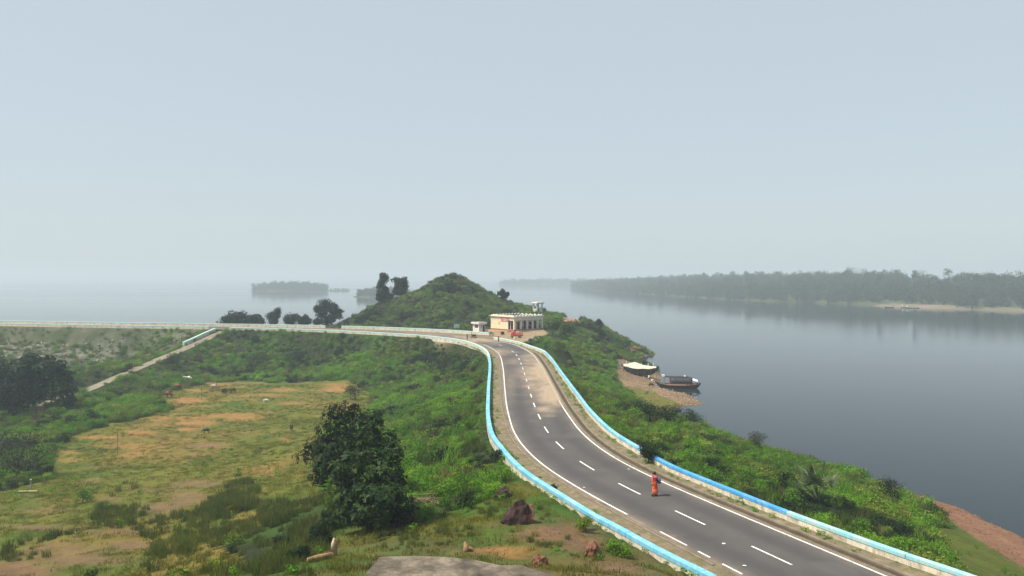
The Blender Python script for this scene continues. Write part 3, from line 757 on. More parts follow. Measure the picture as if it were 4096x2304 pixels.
ROADD = CL[::3]
LW2d = resample(LW2, .7)
BWd = np.r_[resample(BW1, .7), resample(BW2, .7)]
def excl(x, y, z):
    """True where scrub may not grow: road corridor, track, building plots, boats, slab"""
    d, side, _ = nearest(ROADD, x, y)
    hw = np.where((y < 58) & (side > 0), 7.2, 6.0); hw = np.where(y > 186, 7.6, hw)
    bad = d < hw
    dt, _, _ = nearest(TRACK[:, :2], x, y); bad |= dt < 1.3
    for w_ in (BWd, LWd, RWd): bad |= nearest(w_, x, y)[0] < np.where(y > 190, 2.0, .75)
    bad |= (x > -11) & (x < 13) & (y > 176) & (y < 217) & (side < 0) & (d < 45) & ~((x > 6) & (y < 196))
    u_, v_ = proj(x, y, z); bad |= (np.abs(u_ - 2285) < 40) & (np.abs(v_ - 1286) < 14) & (x > 10)
    bad |= np.hypot(x - 24.4, y - 62.4) < 1.7
    bad |= z < WZ + 0.25
    return bad
FLAT_AREAS = [FIELD, BEACH, SHORER, GRASSBR, FOREG, NEARL]
def in_flat(x, y, z):
    u, v = proj(x, y, z); w = (vnoise(x, y, 2.5, 7) - .5) * 24
    r = np.zeros(len(x), bool)
    for pg in FLAT_AREAS: r |= inside(pg, u + w, v + w * .5)
    side = nearest(ROADD, x, y)[1]
    r &= ~((side < 0) & (inside(FIELD, u, v) | inside(FOREG, u, v) | inside(NEARL, u, v)))
    return r | (y < 18)
shrubs = []
for k in range(6):
    rg = np.random.default_rng(100 + k); lum = []
    for j in range(7):
        a = rg.random() * 6.28; r = rg.random() * .55; hh = .25 + .55 * rg.random()
        lum.append((math.cos(a) * r, math.sin(a) * r, hh * .75, .34 + .25 * rg.random(), .34 + .25 * rg.random(), .26 + .25 * rg.random()))
    shrubs.append((lum, k))
def shrub_set(mat, leaf=0.17, n=420, seed=0):
    return [leaf_mesh('scrub', lum, n, leaf, 200 + k + seed, mat, zmin=0.0, shell=0.45, ratio=.55) for lum, k in shrubs]

# left embankment, far embankment, hill, lake slope
def cover(name, n, box, mats, smin, smax, label, extra=None, leaf=.125, nl=620, dens=0.0, zoff=-0.1):
    x, y, z = land_points(n, *box)
    ok = ~excl(x, y, z)
    ok &= ~in_flat(x, y, z)
    dn = fbm(x, y, 7, 3, 13)
    ok &= dn + RNG.random(n) * .35 > dens
    if extra is not None: ok &= extra(x, y, z)
    x, y, z = x[ok], y[ok], z[ok]; n = len(x)
    s = (smin + (smax - smin) * RNG.random(n) ** 1.7) * (0.65 + 0.75 * fbm(x, y, 5, 3, 17))
    d, side, _ = nearest(ROADD, x, y)
    s *= 0.40 + 0.60 * sstep(5.5, 9.5, d)               # low next to the walls
    sc = np.stack([s, s, s * (0.7 + 0.6 * RNG.random(n))], 1)
    meshes = []
    for q, mt in enumerate(mats): meshes += shrub_set(mt, leaf * (1, .9, 1.25)[q], int(nl * (1, 1.1, .75)[q]), 40 * q)
    meshes += [blade_mesh('sprig', 46, 1.25, .022, .5, 360 + q, (L_TALL, L_SCRUB, L_DRY)[q % 3], .7) for q in range(6)]
    sp = np.where(fbm(x, y, 6, 3, 23) + RNG.normal(size=n) * .07 > .67, 1, np.where(fbm(x, y, 4, 3, 29) + RNG.normal(size=n) * .08 > .60, 2, 0))
    sp = np.where(RNG.random(n) < .13, 3, sp)
    pick = RNG.integers(0, 6, n) + 6 * sp
    return scatter(name, np.stack([x, y, z + zoff], 1), rots_for(n), sc, pick, meshes, label, 'bushes')
sideL = lambda x, y, z: nearest(ROADD, x, y)[1] > 0
sideR = lambda x, y, z: nearest(ROADD, x, y)[1] < 0
cover('embankment_scrub', 22000, (-75, 6, 40, 215), (L_SCRUB, L_DARK, L_LIGHT), .5, 1.35, 'dense green scrub covering the embankment between road wall and meadow', lambda x, y, z: sideL(x, y, z) & ~((x < -70) & (y > 200)))
cover('valley_scrub', 7000, (-175, -40, 95, 222), (L_SCRUB, L_DARK, L_LIGHT), .6, 1.6, 'low scrub around the track and below the dam on the left', lambda x, y, z: sideL(x, y, z) & ~(inside(DAMS, *proj(x, y, z)) & (RNG.random(len(x)) < .74) & (nearest(LW2d, x, y)[0] > 6.5)), dens=.35)
cover('lake_slope_scrub', 19000, (2, 62, 30, 260), (L_SCRUB, L_DARK, L_LIGHT), .45, 1.2, 'bright green scrub on the slope between lake parapet and water', lambda x, y, z: sideR(x, y, z) & (y < 262))
cover('hill_scrub', 12000, (-70, 55, 196, 300), (L_HILL, L_DARK, L_GREY), .6, 1.6, 'mixed scrub covering the conical hill behind the road', lambda x, y, z: sideR(x, y, z) & (z > -9), leaf=.2, nl=380)
# --- grass
tufts = [blade_mesh('tuft', 30, .20, .012, .40, 300 + k, L_GRASS) for k in range(4)]
talls = [blade_mesh('tall_tuft', 60, 1.0, .018, .45, 320 + k, L_TALL, .5) for k in range(4)]
weeds = [leaf_mesh('weed', [(0, 0, .16, .2, .2, .16), (.1, .1, .22, .14, .14, .12)], 60, .09, 340 + k, L_SCRUB, zmin=0., ratio=.6) for k in range(3)]
def field_points(n, box, polys, seed_noise, thr, sc_w=14, power=1.0, minus=None):
    x, y, z = land_points(n, *box, power)
    u, v = proj(x, y, z); w = (vnoise(x, y, 2.0, 9) - .5) * sc_w
    ok = np.zeros(n, bool)
    for pg in polys: ok |= inside(pg, u + w, v + w * .6)
    ok &= ~excl(x, y, z)
    b = np.maximum(blob(streaks, u, v, 0 * u), blob(browns, u, v, 0 * u))
    ok &= b < RNG.random(n) * .8
    ok &= fbm(x, y, 3.5, 3, seed_noise) + RNG.normal(size=n) * .08 > thr
    return x[ok], y[ok], z[ok]
x, y, z = field_points(60000, (-95, 14, 18, 175), [FIELD, FOREG], 41, .36, power=1.25)
s = .55 + .8 * RNG.random(len(x))
scatter('meadow_grass', np.stack([x, y, z - .02], 1), rots_for(len(x)), np.stack([s, s, s], 1), RNG.integers(0, 4, len(x)), tufts, 'short olive grass of the meadow and the foreground bank', 'grass')
x, y, z = field_points(17000, (-60, 12, 24, 95), TALL + [NEARL], 43, .47, power=1.1)
s = (.35 + .65 * RNG.random(len(x)) ** 1.5) * np.where(x > -10, .5, 1.0)
scatter('tall_grass', np.stack([x, y, z - .03], 1), rots_for(len(x)), np.stack([s, s, s], 1), RNG.integers(0, 4, len(x)), talls, 'tall dark grass clumps in the left foreground', 'grass')
x, y, z = field_points(5200, (-95, 60, 18, 175), [FIELD, FOREG, GRASSBR, GRASSR], 47, .56)
s = .5 + 1.5 * RNG.random(len(x)) ** 2.5
scatter('field_weeds', np.stack([x, y, z - .02], 1), rots_for(len(x)), np.stack([s, s, s], 1), RNG.integers(0, 3, len(x)), weeds, 'small green weeds dotted over grass and bank', 'weeds')
x, y, z = land_points(17000, -175, 40, 40, 262)
ok = ~excl(x, y, z) & ~in_flat(x, y, z) & (fbm(x, y, 6, 3, 51) > .40)
x, y, z = x[ok], y[ok], z[ok]; s = .5 + .6 * RNG.random(len(x))
scatter('slope_grass', np.stack([x, y, z - .03], 1), rots_for(len(x)), np.stack([s * 1.5, s * 1.5, s], 1), RNG.integers(0, 4, len(x)), talls, 'rough grass between the bushes of the slopes and the dam face', 'grass')
# weeds along the feet of the parapets and on the shoulders
pp = []
for w, o in ((LWd, .55), (LWd, -.55), (RWd, .5), (RWd, -.6)):
    t, nr = normals2(w)
    for rep in range(3):
        k = RNG.random(len(w)) < .38
        q = w[k, :2] + nr[k] * (o + RNG.normal(size=(k.sum(), 1)) * .22); pp.append(q)
pp = np.concatenate(pp); pp = pp[pp[:, 1] < 175]
zz = np.maximum(hz(pp[:, 0], pp[:, 1]), -.25)
s = .45 + .8 * RNG.random(len(pp)) ** 2
scatter('wall_foot_weeds', np.c_[pp, zz], rots_for(len(pp)), np.stack([s, s, s], 1), RNG.integers(0, 3, len(pp)), weeds, 'weeds growing along the feet of the parapets', 'weeds')

# ------------------------------------------------------------------ stones
STONE = paint('pale_stone', (.46, .40, .31), (.30, .25, .19), 2.0, 0.95, 0.1, 0.8)
GREYST = paint('grey_rubble', (.33, .30, .24), (.20, .18, .14), 2.0, 0.95, 0.1, 0.8)
REDST = paint('red_brown_rock', (.20, .085, .05), (.085, .045, .035), 1.6, 0.9, 0.2, 1.0, dirt=(.34, .17, .09))
DARKST = paint('dark_purple_rock', (.055, .034, .032), (.026, .018, .018), 1.4, 0.9, 0.15, 1.0, dirt=(.11, .05, .035))
PEBB = paint('beach_pebble', (.38, .25, .135), (.19, .13, .085), .35, 0.95, 0.1, 0.6)
def rock_mesh(name, mat, seed, sub=2, amp=.3):
    bm = bmesh.new(); bmesh.ops.create_icosphere(bm, subdivisions=sub, radius=1)
    rg = np.random.default_rng(seed)
    pl = [(Vector(rg.normal(size=3)).normalized(), .62 + .3 * rg.random()) for _ in range(9)]
    for v_ in bm.verts:
        for nrm, d in pl:
            e = v_.co.dot(nrm) - d
            if e > 0: v_.co -= nrm * e * .92
        v_.co *= 1 + amp * (rg.random() - .5) * .6 + amp * .5 * math.sin(v_.co.x * 7 + seed) * math.sin(v_.co.y * 6) * math.sin(v_.co.z * 8)
    me = bpy.data.meshes.new(name); bm.to_mesh(me); bm.free(); me.materials.append(mat); return me
def stone_scatter(name, pts, s0, s1, mat, label, nv=4, flat=.6):
    n = len(pts); s = s0 + (s1 - s0) * RNG.random(n) ** 2.2
    return scatter(name, pts, rots_for(n, .4), np.stack([s * (.7 + .6 * RNG.random(n)), s, s * flat], 1), RNG.integers(0, nv, n), [rock_mesh('stone', mat, 400 + k, 1) for k in range(nv)], label, 'stones')
x, y, z = land_points(22000, 12, 50, 125, 200)
u, v = proj(x, y, z)
ok = inside(BEACH, u, v) & (z > WZ - .1) & (~inside(GRASSR, u, v) | (RNG.random(len(x)) < .04))
stone_scatter('beach_pebbles', np.stack([x, y, z], 1)[ok], .04, .24, PEBB, 'ochre pebbles and cobbles covering the lake spit')
x, y, z = land_points(9000, 20, 60, 45, 105)
u, v = proj(x, y, z); ok = inside(SHORER, u, v) & (z > WZ - .1)
stone_scatter('shore_pebbles', np.stack([x, y, z], 1)[ok], .03, .16, REDST, 'reddish gravel along the shore at bottom right')
x, y, z = land_points(7000, -170, -80, 196, 235)
u, v = proj(x, y, z); ok = inside(DAMS, u, v) & (blob([(200,1430,220,22,1),(60,1400,90,18,.8),(350,1405,120,30,.9),(420,1360,140,14,.7),(600,1350,110,18,.7),(700,1350,70,14,.6),(260,1385,200,20,.5)], u, v, 0) > RNG.random(len(u)) * .9)
stone_scatter('dam_rubble', np.stack([x, y, z], 1)[ok], .15, .5, GREYST, 'pale rubble scattered on the grassy face of the dam')
tl = resample([P(1480, 1690, -8.7), P(1540, 1620, -9.0), P(1605, 1568, -9.1)], .5)
q = np.repeat(tl, 7, 0); q[:, :2] += RNG.normal(size=(len(q), 2)) * .45; q[:, 2] = hz(q[:, 0], q[:, 1]) + .15
stone_scatter('rubble_line', q, .15, .42, STONE, 'line of pale rubble along the foot of the embankment')
x, y, z = land_points(7000, -10, 14, 24, 62); u, v = proj(x, y, z)
ok = (blob(browns[14:] + streaks[26:], u, v, 0) > .3 + RNG.random(len(u)) * .5) & (nearest(ROADD, x, y)[0] > 6.5)
stone_scatter('bank_gravel', np.stack([x, y, z], 1)[ok], .02, .10, REDST, 'reddish gravel on the bare bank beside the near parapet')

# ------------------------------------------------------------------ countable trees and shrubs
def tree(name, label, base, lumps, n, leaf, mat, cat='tree', group=None, seed=0, trunk_r=.16, shell=.5, ratio=.42, droop=.25, bark=BARK, fork=.35, ros=0):
    bx, by, bz = base; rg = np.random.default_rng(900 + seed)
    root = thing(name, label, cat, base, 0, group)
    L = [(a - bx, b - by, c - bz, r1, r2, r3) for a, b, c, r1, r2, r3 in lumps]
    cz = sum(l[2] for l in L) / len(L); cx = sum(l[0] for l in L) / len(L); cyy = sum(l[1] for l in L) / len(L)
    low = min(l[2] - l[5] * .3 for l in L); fz = max(.35, low + (cz - low) * fork)
    mb = MB(); top = Vector((cx * .5, cyy * .5, fz))
    mb.tube([(0, 0, -.4), (0.03, 0.02, fz * .5), top], [trunk_r * 1.35, trunk_r, trunk_r * .8], 7)
    for l in L:
        e = Vector(l[:3]); mid = top.lerp(e, .5) + Vector(rg.normal(size=3)) * .12 * (e - top).length * .5
        mb.tube([top, mid, e], [trunk_r * .55, trunk_r * .32, trunk_r * .1], 5)
        for _ in range(3):
            d = Vector(rg.normal(size=3)).normalized()
            t2 = e + Vector((d.x * l[3], d.y * l[4], d.z * l[5])) * .95
            mb.tube([mid.lerp(e, .6), (mid + t2) / 2 + Vector((0, 0, .03)), t2], [trunk_r * .16, trunk_r * .1, trunk_r * .03], 4)
    mb.build('trunk', bark, root, True)
    me = leaf_mesh('crown', L, n, leaf, 500 + seed, mat, ros, shell=shell, ratio=ratio, droop=droop)
    obj('crown', me, None, root)
    return root
def lumps_px(lst, depth, jit=.6, seed=0, fl=1.0):
    rg = np.random.default_rng(seed); out = []
    k = depth / F / 4
    for u, v, r in lst:
        d = depth + rg.normal() * jit * r * k
        x, y, z = PD(u, v, d); rr = r * k
        out.append((x, y, z, rr * (.9 + .3 * rg.random()), rr * (.9 + .4 * rg.random()), rr * fl * (.8 + .25 * rg.random())))
    return out
def base_at(u, v): return on_ground(u, v)
def base_d(u, depth):
    x = depth * (u / 4 - 512) / F; return (x, depth, hz(x, depth))
b = base_d(1480, 46.5)
tree('mango_tree', 'dark glossy large-leaved tree in the centre foreground casting black shadow', b,
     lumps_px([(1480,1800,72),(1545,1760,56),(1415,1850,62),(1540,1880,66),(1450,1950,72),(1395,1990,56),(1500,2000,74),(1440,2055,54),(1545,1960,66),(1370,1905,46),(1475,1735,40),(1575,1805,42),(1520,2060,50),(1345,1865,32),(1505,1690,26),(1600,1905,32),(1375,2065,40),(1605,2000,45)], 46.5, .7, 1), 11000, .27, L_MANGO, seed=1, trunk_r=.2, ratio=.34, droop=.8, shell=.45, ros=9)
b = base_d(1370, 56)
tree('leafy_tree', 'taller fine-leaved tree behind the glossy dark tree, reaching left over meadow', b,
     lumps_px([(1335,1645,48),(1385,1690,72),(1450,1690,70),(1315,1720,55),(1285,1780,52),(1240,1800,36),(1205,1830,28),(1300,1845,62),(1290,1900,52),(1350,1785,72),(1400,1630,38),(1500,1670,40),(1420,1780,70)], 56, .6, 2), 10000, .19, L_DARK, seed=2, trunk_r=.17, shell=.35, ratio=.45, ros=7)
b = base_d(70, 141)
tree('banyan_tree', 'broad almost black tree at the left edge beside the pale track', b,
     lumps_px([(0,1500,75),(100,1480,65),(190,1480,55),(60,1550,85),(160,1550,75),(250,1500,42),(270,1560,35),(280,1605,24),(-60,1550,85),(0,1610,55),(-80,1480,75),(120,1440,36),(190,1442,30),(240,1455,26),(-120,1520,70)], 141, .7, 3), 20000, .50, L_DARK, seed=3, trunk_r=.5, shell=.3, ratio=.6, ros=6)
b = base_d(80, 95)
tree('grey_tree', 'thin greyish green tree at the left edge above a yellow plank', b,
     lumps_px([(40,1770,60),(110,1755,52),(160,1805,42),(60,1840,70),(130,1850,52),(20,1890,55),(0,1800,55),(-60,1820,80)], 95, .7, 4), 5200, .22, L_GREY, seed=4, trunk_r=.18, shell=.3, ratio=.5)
def bush(u, v, r, label, mat, seed, depth=None, n=900, leaf=.17, h=1.0, name='shrub', cat='shrub', group=None, w=1.0, base=None):
    b = base or (base_d(u, depth) if depth else base_at(u, v))
    k = b[1] / F / 4; R = r * k; rg = np.random.default_rng(seed); lum = []
    for j in range(8):
        a = rg.random() * 6.28; q = math.sqrt(rg.random()) * .65 * R
        lum.append((b[0] + math.cos(a) * q * w, b[1] + math.sin(a) * q, b[2] + R * h * (.35 + .75 * rg.random()), R * (.35 + .2 * rg.random()) * w, R * (.35 + .2 * rg.random()), R * h * (.3 + .2 * rg.random())))
    return tree(name, label, b, lum, n, leaf, mat, cat, group, seed, max(.02, R * .05), .35, .5)
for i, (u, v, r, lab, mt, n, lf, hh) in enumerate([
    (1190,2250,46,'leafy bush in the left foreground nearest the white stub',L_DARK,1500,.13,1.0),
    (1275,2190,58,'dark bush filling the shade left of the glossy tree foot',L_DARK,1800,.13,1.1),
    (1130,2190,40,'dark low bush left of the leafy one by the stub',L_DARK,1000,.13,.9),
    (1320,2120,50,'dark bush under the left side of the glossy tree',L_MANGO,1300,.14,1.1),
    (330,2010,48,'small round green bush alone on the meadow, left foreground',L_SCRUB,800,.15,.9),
    (1575,2110,62,'shaded bush at the right foot of the glossy foreground tree',L_MANGO,1900,.15,1.1),  # added: near-black leaves stand in for the tree's deep shadow
    (1640,2075,50,'low dark bush in the black shadow right of the glossy tree',L_MANGO,1500,.15,.9),  # second added bush, its dark leaves carry the shadow further right
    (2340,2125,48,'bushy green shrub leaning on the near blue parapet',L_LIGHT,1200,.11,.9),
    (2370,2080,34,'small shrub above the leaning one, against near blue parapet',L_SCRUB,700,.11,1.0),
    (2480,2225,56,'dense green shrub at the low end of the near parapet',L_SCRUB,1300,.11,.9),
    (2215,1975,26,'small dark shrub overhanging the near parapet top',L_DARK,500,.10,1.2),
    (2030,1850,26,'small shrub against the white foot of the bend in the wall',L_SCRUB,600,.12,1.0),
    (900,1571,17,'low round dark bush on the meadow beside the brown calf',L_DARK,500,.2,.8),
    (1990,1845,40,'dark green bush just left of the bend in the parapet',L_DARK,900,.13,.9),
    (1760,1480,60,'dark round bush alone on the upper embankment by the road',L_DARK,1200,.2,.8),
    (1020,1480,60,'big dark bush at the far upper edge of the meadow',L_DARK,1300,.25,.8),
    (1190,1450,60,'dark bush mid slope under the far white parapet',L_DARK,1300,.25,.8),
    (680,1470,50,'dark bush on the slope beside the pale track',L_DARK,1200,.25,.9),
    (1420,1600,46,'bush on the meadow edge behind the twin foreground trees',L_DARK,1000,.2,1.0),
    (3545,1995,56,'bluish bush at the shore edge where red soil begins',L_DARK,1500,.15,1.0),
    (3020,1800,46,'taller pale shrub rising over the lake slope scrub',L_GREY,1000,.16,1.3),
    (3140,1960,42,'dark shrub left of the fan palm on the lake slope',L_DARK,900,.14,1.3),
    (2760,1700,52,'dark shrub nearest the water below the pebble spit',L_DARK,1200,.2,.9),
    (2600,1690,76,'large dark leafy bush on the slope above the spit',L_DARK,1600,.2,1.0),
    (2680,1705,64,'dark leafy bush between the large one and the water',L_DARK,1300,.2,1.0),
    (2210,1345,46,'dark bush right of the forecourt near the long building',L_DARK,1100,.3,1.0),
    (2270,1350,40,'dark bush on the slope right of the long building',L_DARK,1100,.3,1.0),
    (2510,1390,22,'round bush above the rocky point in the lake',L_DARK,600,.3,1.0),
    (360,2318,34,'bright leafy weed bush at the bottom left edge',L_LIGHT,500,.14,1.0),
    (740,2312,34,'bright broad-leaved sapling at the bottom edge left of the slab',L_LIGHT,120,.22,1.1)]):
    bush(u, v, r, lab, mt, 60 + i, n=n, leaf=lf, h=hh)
bush(2588, 1832, 48, 'dark bush filling the gap in the lake side parapet', L_DARK, 120, depth=61.8, n=2000, leaf=.11, h=1.2, base=(10.68, 61.7, -.06), w=1.15)
for i, (ls, dep, lab, n, lf) in enumerate([
    ([(905,1282,26),(935,1270,28),(965,1268,28),(950,1285,28)], 240, 'left dome shaped tree behind the far parapet on the crest', 1500, .45),
    ([(1000,1282,26),(1025,1275,24),(1045,1287,16),(1010,1290,24)], 241, 'lower dome shaped tree right beside the first one on the crest', 1200, .45),
    ([(1085,1265,19),(1110,1245,14),(1092,1285,20),(1105,1262,16)], 239, 'ragged thin tree with a spike top behind the far parapet', 900, .42),
    ([(1150,1278,20),(1180,1270,19),(1205,1282,18),(1165,1290,20)], 240, 'flat ragged tree in the middle of the crest row', 900, .42),
    ([(1222,1272,16),(1232,1286,16),(1215,1288,14)], 239, 'small ragged tree right end of the crest row', 600, .42),
    ([(1300,1218,26),(1332,1234,26),(1288,1250,26),(1342,1258,26),(1310,1282,32),(1270,1235,18),(1362,1245,14),(1268,1288,20)], 237, 'tallest bushy tree at the parapet gap left of the hill', 2600, .42),
    ([(1532,1102,15),(1530,1122,17),(1524,1142,17),(1541,1160,18),(1524,1180,25),(1550,1188,25),(1535,1206,22),(1545,1113,12)], 253, 'tall narrow dark tree on the left flank of the hill', 2600, .42),
    ([(1583,1120,15),(1600,1130,18),(1617,1122,14),(1596,1145,22),(1614,1142,19),(1588,1166,22),(1612,1165,18)], 256, 'broad twin topped tree beside the narrow one on the hill', 2200, .42),
    ([(2010,1170,15),(2020,1181,13),(2000,1174,12),(2031,1174,8),(2012,1188,12)], 251, 'small round tree alone on the right shoulder of the hill', 1100, .36),
    ([(1755,1162,28),(1795,1150,30),(1830,1170,26),(1790,1188,30),(1830,1198,24),(1770,1200,26)], 246, 'dark spreading tree in the middle of the hillside', 2600, .45),
    ([(1620,1275,28),(1660,1268,28),(1690,1278,26),(1640,1290,26)], 228, 'dark tree at the hill foot behind the white parapet', 1700, .42),
    ([(1770,1278,28),(1800,1268,26),(1785,1295,26),(1745,1290,22)], 222, 'dark tree at the hill foot near the round signboard', 1600, .42),
    ([(1470,1270,24),(1500,1262,24),(1520,1278,20)], 236, 'bushy tree at the hill foot behind the left parapet end', 1200, .42),
    ([(2395,1286,10),(2400,1296,10),(2386,1298,10)], 234, 'spiky small tree on the point above the lake', 400, .36),
    ([(2195,1268,10),(2210,1262,8),(2206,1276,10)], 238, 'small dark tree right of the watch tower', 400, .36)]):
    lum = lumps_px(ls, dep, .5, 40 + i); ub = sum(l[0] for l in ls) / len(ls)
    tree('tree', lab, base_d(ub, dep), lum, int(n * 2.2), lf * 1.15, L_DARK, seed=30 + i, trunk_r=.2, shell=.25, ratio=.6)

# fan palm
pb = base_d(3272, 63); pb = (pb[0], pb[1], pb[2] + .75)
palm = thing('fan_palm', 'young fan palm with pale radiating fronds on the lake slope', 'palm', pb, 0, None, 1.35)
L_PALM = leafmat('palm_frond', (.09, .13, .05), (.14, .18, .08), (.22, .26, .13), 0.25, 0.5, 0.3)
for k in range(15):
    rg = np.random.default_rng(700 + k); a = rg.random() * 6.28; el = .35 + 1.1 * rg.random(); Ls = .8 + .9 * rg.random()
    d = Vector((math.cos(a) * math.cos(el), math.sin(a) * math.cos(el), math.sin(el)))
    tip = d * Ls; mb = MB(); mb.tube([(0, 0, -.1), d * Ls * .5, tip], [.035, .025, .018], 5)
    side = d.cross(Vector((0, 0, 1))).normalized(); up = side.cross(d).normalized()
    for j in range(13):
        th = (j - 6) / 6 * 1.9; dr = (d * math.cos(th) + side * math.sin(th)); q = dr.cross(up).normalized() * .06
        e = tip + dr * (.75 - .15 * abs(th) / 1.9) - Vector((0, 0, .12 * abs(th)))
        mdl = tip.lerp(e, .55) + up * .05
        mb.add([tip, mdl - q, e, mdl + q], [(0, 1, 2, 3)])
    mb.build('frond', L_PALM, palm)

# ------------------------------------------------------------------ far shores, islands and woods
FSH = paint('far_shore_undergrowth', (.045, .06, .025), (.07, .075, .035), .03, 0.95, 0.1, 0.3)
FBEACH = paint('far_beach_earth', (.20, .155, .11), (.13, .115, .07), .03, 0.95, 0.1, 0.3)
def far_land(name, shore, inland, h, beach):
    """strip of land from a shoreline inland"""
    s = resample(shore, 12.0, 2); t, nr = normals2(s); rows = []
    for f_, zz in ((-12, WZ - 1.0), (0, WZ + .05), (beach, WZ + 2.2), (beach + 40, WZ + 4 + h * .3), (beach + 110, WZ + h), (inland, WZ + h), (inland + 60, WZ - 1)):
        q = s[:, :2] + nr * f_; zc_ = zz + (fbm(q[:, 0], q[:, 1], 60, 3, 3) - .5) * (3 if f_ > beach else .4)
        zc_ = np.where(zc_ > WZ, WZ + (zc_ - WZ) * np.interp(s[:, 1], [560, 780, 1000, 1500, 1900], [.55, 1.0, 1.0, .7, .35]), zc_)
        rows.append(np.c_[q, zc_])
    R = np.stack(rows, 1); i = np.arange(R.shape[0] * R.shape[1]).reshape(R.shape[:2])
    Q = np.stack([i[:-1, :-1], i[:-1, 1:], i[1:, 1:], i[1:, :-1]], -1).reshape(-1, 4)
    return tag(obj(name, np_mesh(name, R, Q[:, ::-1], True), FSH), kind='structure'), s, nr
def far_tree_set(seed, leaf=.8, n=420):
    out = []
    for k in range(6):
        rg = np.random.default_rng(seed + k); lum = []
        hh = 8 + 4 * rg.random(); R = 3.6 + 2.0 * rg.random()
        for j in range(8):
            a = rg.random() * 6.28; r = rg.random() * R * .8
            lum.append((math.cos(a) * r, math.sin(a) * r, hh * (.12 + .74 * rg.random()), R * (.35 + .3 * rg.random()), R * (.35 + .3 * rg.random()), R * (.35 + .3 * rg.random())))
        V, Q, lv = lump_leaves(lum, n, leaf, rg, .4, .6)
        tv = MB().tube([(0, 0, -1), (.1, 0, hh * .4), (.2, .1, hh * .75)], [.28, .2, .1], 5); tvv = np.array([tuple(p) for p in tv.v])
        tq = np.array([f_ for f_ in tv.f if len(f_) == 4]) + len(V)
        me = np_mesh('far_tree', np.r_[V, tvv], np.r_[Q, tq], False, {'lv': np.r_[lv, np.zeros(len(tvv))]})
        me.materials.append(L_FAR); out.append(me)
    return out
FT = far_tree_set(800)
def wood(name, X, Y, Z, s0, s1, label):
    n = len(X); s = s0 + (s1 - s0) * RNG.random(n)
    return scatter(name, np.stack([X, Y, Z - .3], 1), rots_for(n, .04), np.stack([s * (.85 + .4 * RNG.random(n)), s, s * (.7 + .5 * RNG.random(n))], 1), RNG.integers(0, 6, n), FT, label, 'forest')
shore = [(420, 430), (395, 500), (361, 556), (335, 603), (310, 660), (292, 735), (245, 815), (207, 1003), (164, 1287), (131, 1800)]
fl, s, nr = far_land('far_shore', [p for p in shore], 260, 17.0, 6)
side_s = -1.0 if nr[len(s) // 2][0] < 0 else 1.0
if side_s < 0:
    bpy.data.objects.remove(fl); fl, s, nr = far_land('far_shore', shore[::-1], 260, 17.0, 6)
bs = s[(s[:, 1] < 675)]; bn = nr[(s[:, 1] < 675)]
R_ = np.stack([np.c_[bs[:, :2] + bn * f_, np.full(len(bs), zz)] for f_, zz in ((-3, WZ - .2), (5, WZ + 1.4), (10 , WZ + 2.2))], 1)
R_[:, 1:, 2] += (fbm(R_[:, 1:, 0], R_[:, 1:, 1], 25, 3, 3) - .5) * 1.5
i = np.arange(R_.shape[0] * 3).reshape(-1, 3)
tag(obj('far_beach', np_mesh('far_beach', R_, np.stack([i[:-1, :-1], i[:-1, 1:], i[1:, 1:], i[1:, :-1]], -1).reshape(-1, 4), True), FBEACH), kind='structure')
n = 5200; k = RNG.integers(0, len(s), n); dd = 1 + 215 * RNG.random(n) ** 1.35
pos_ = s[k, :2] + nr[k] * dd[:, None] + RNG.normal(size=(n, 2)) * 4
cl_ = (s[k, 1] < 720) & (dd < 9 + 4 * np.sin(s[k, 1] * .05))
pos_ = pos_[~cl_]; dd = dd[~cl_]
zf = WZ + np.interp(dd, [0, 6, 46, 116, 300], [0, 2.2, 9.1, 17, 17]) * np.interp(pos_[:, 1], [560, 780, 1000, 1500, 1900], [.55, 1.0, 1.0, .7, .35])
tp_ = np.interp(pos_[:, 1], [900, 1750], [1.0, .5])
wood('distant_forest', pos_[:, 0], pos_[:, 1], zf, .55, 1.45, 'hazy forest along the far lake shore on the right')
# two trees that stand above the far forest
for (u, v, d, lab) in ((3520, 1085, 720, 'tall round headed tree rising above the hazy far forest'), (3660, 1080, 700, 'thin tall tree standing up above the far forest beside round one')):
    x, y, zt = PD(u, v, d); zb = WZ + 8
    tree('emergent_tree', lab, (x, y, zb), [(x, y, zt - 2.0, 2.4, 2.4, 2.2), (x + 1.5, y, zt - 4.5, 2.2, 2.2, 2.0), (x - 1.2, y + .5, zt - 5.5, 2, 2, 2)], 500, .8, L_FAR, seed=77 + u, trunk_r=.3, ratio=.6)
def island(name, cx, cy_, a, b, h, nt_, s0, s1, lab):
    mb = MB(); rings = []
    for f_, zz in ((1.12, -1.5), (1.0, .1), (.9, 1.0), (.6, h * .8), (.25, h)):
        rings.append([(cx + a * f_ * math.cos(t) * (1 + .1 * math.sin(3 * t + cx)), cy_ + b * f_ * math.sin(t), WZ + zz) for t in np.linspace(0, 2 * math.pi, 40, endpoint=False)])
    o = tag(mb.loft(rings).build(name, FSH, None, True), kind='structure')
    t = RNG.random(nt_) * 6.283; r = np.sqrt(RNG.random(nt_)) * .96
    X = cx + a * r * np.cos(t); Y = cy_ + b * r * np.sin(t)
    Z = WZ + np.interp(r, [0, .25, .6, .9, 1], [h, h, h * .8, 1.0, .1])
    wood(name + '_wood', X, Y, Z, s0, s1, lab); return o
x1, y1, _ = P(1140, 1165, WZ)
island('island', x1, y1 + 35, 70, 40, 5.5, 420, .75, 1.15, 'hazy tree covered island far out on the lake, left of the hill')
island('islet', x1 + 82, y1 + 40, 22, 14, 1.5, 26, .3, .45, 'low tail of bushes at the right end of the far island')
x2, y2, _ = P(1490, 1190, WZ)
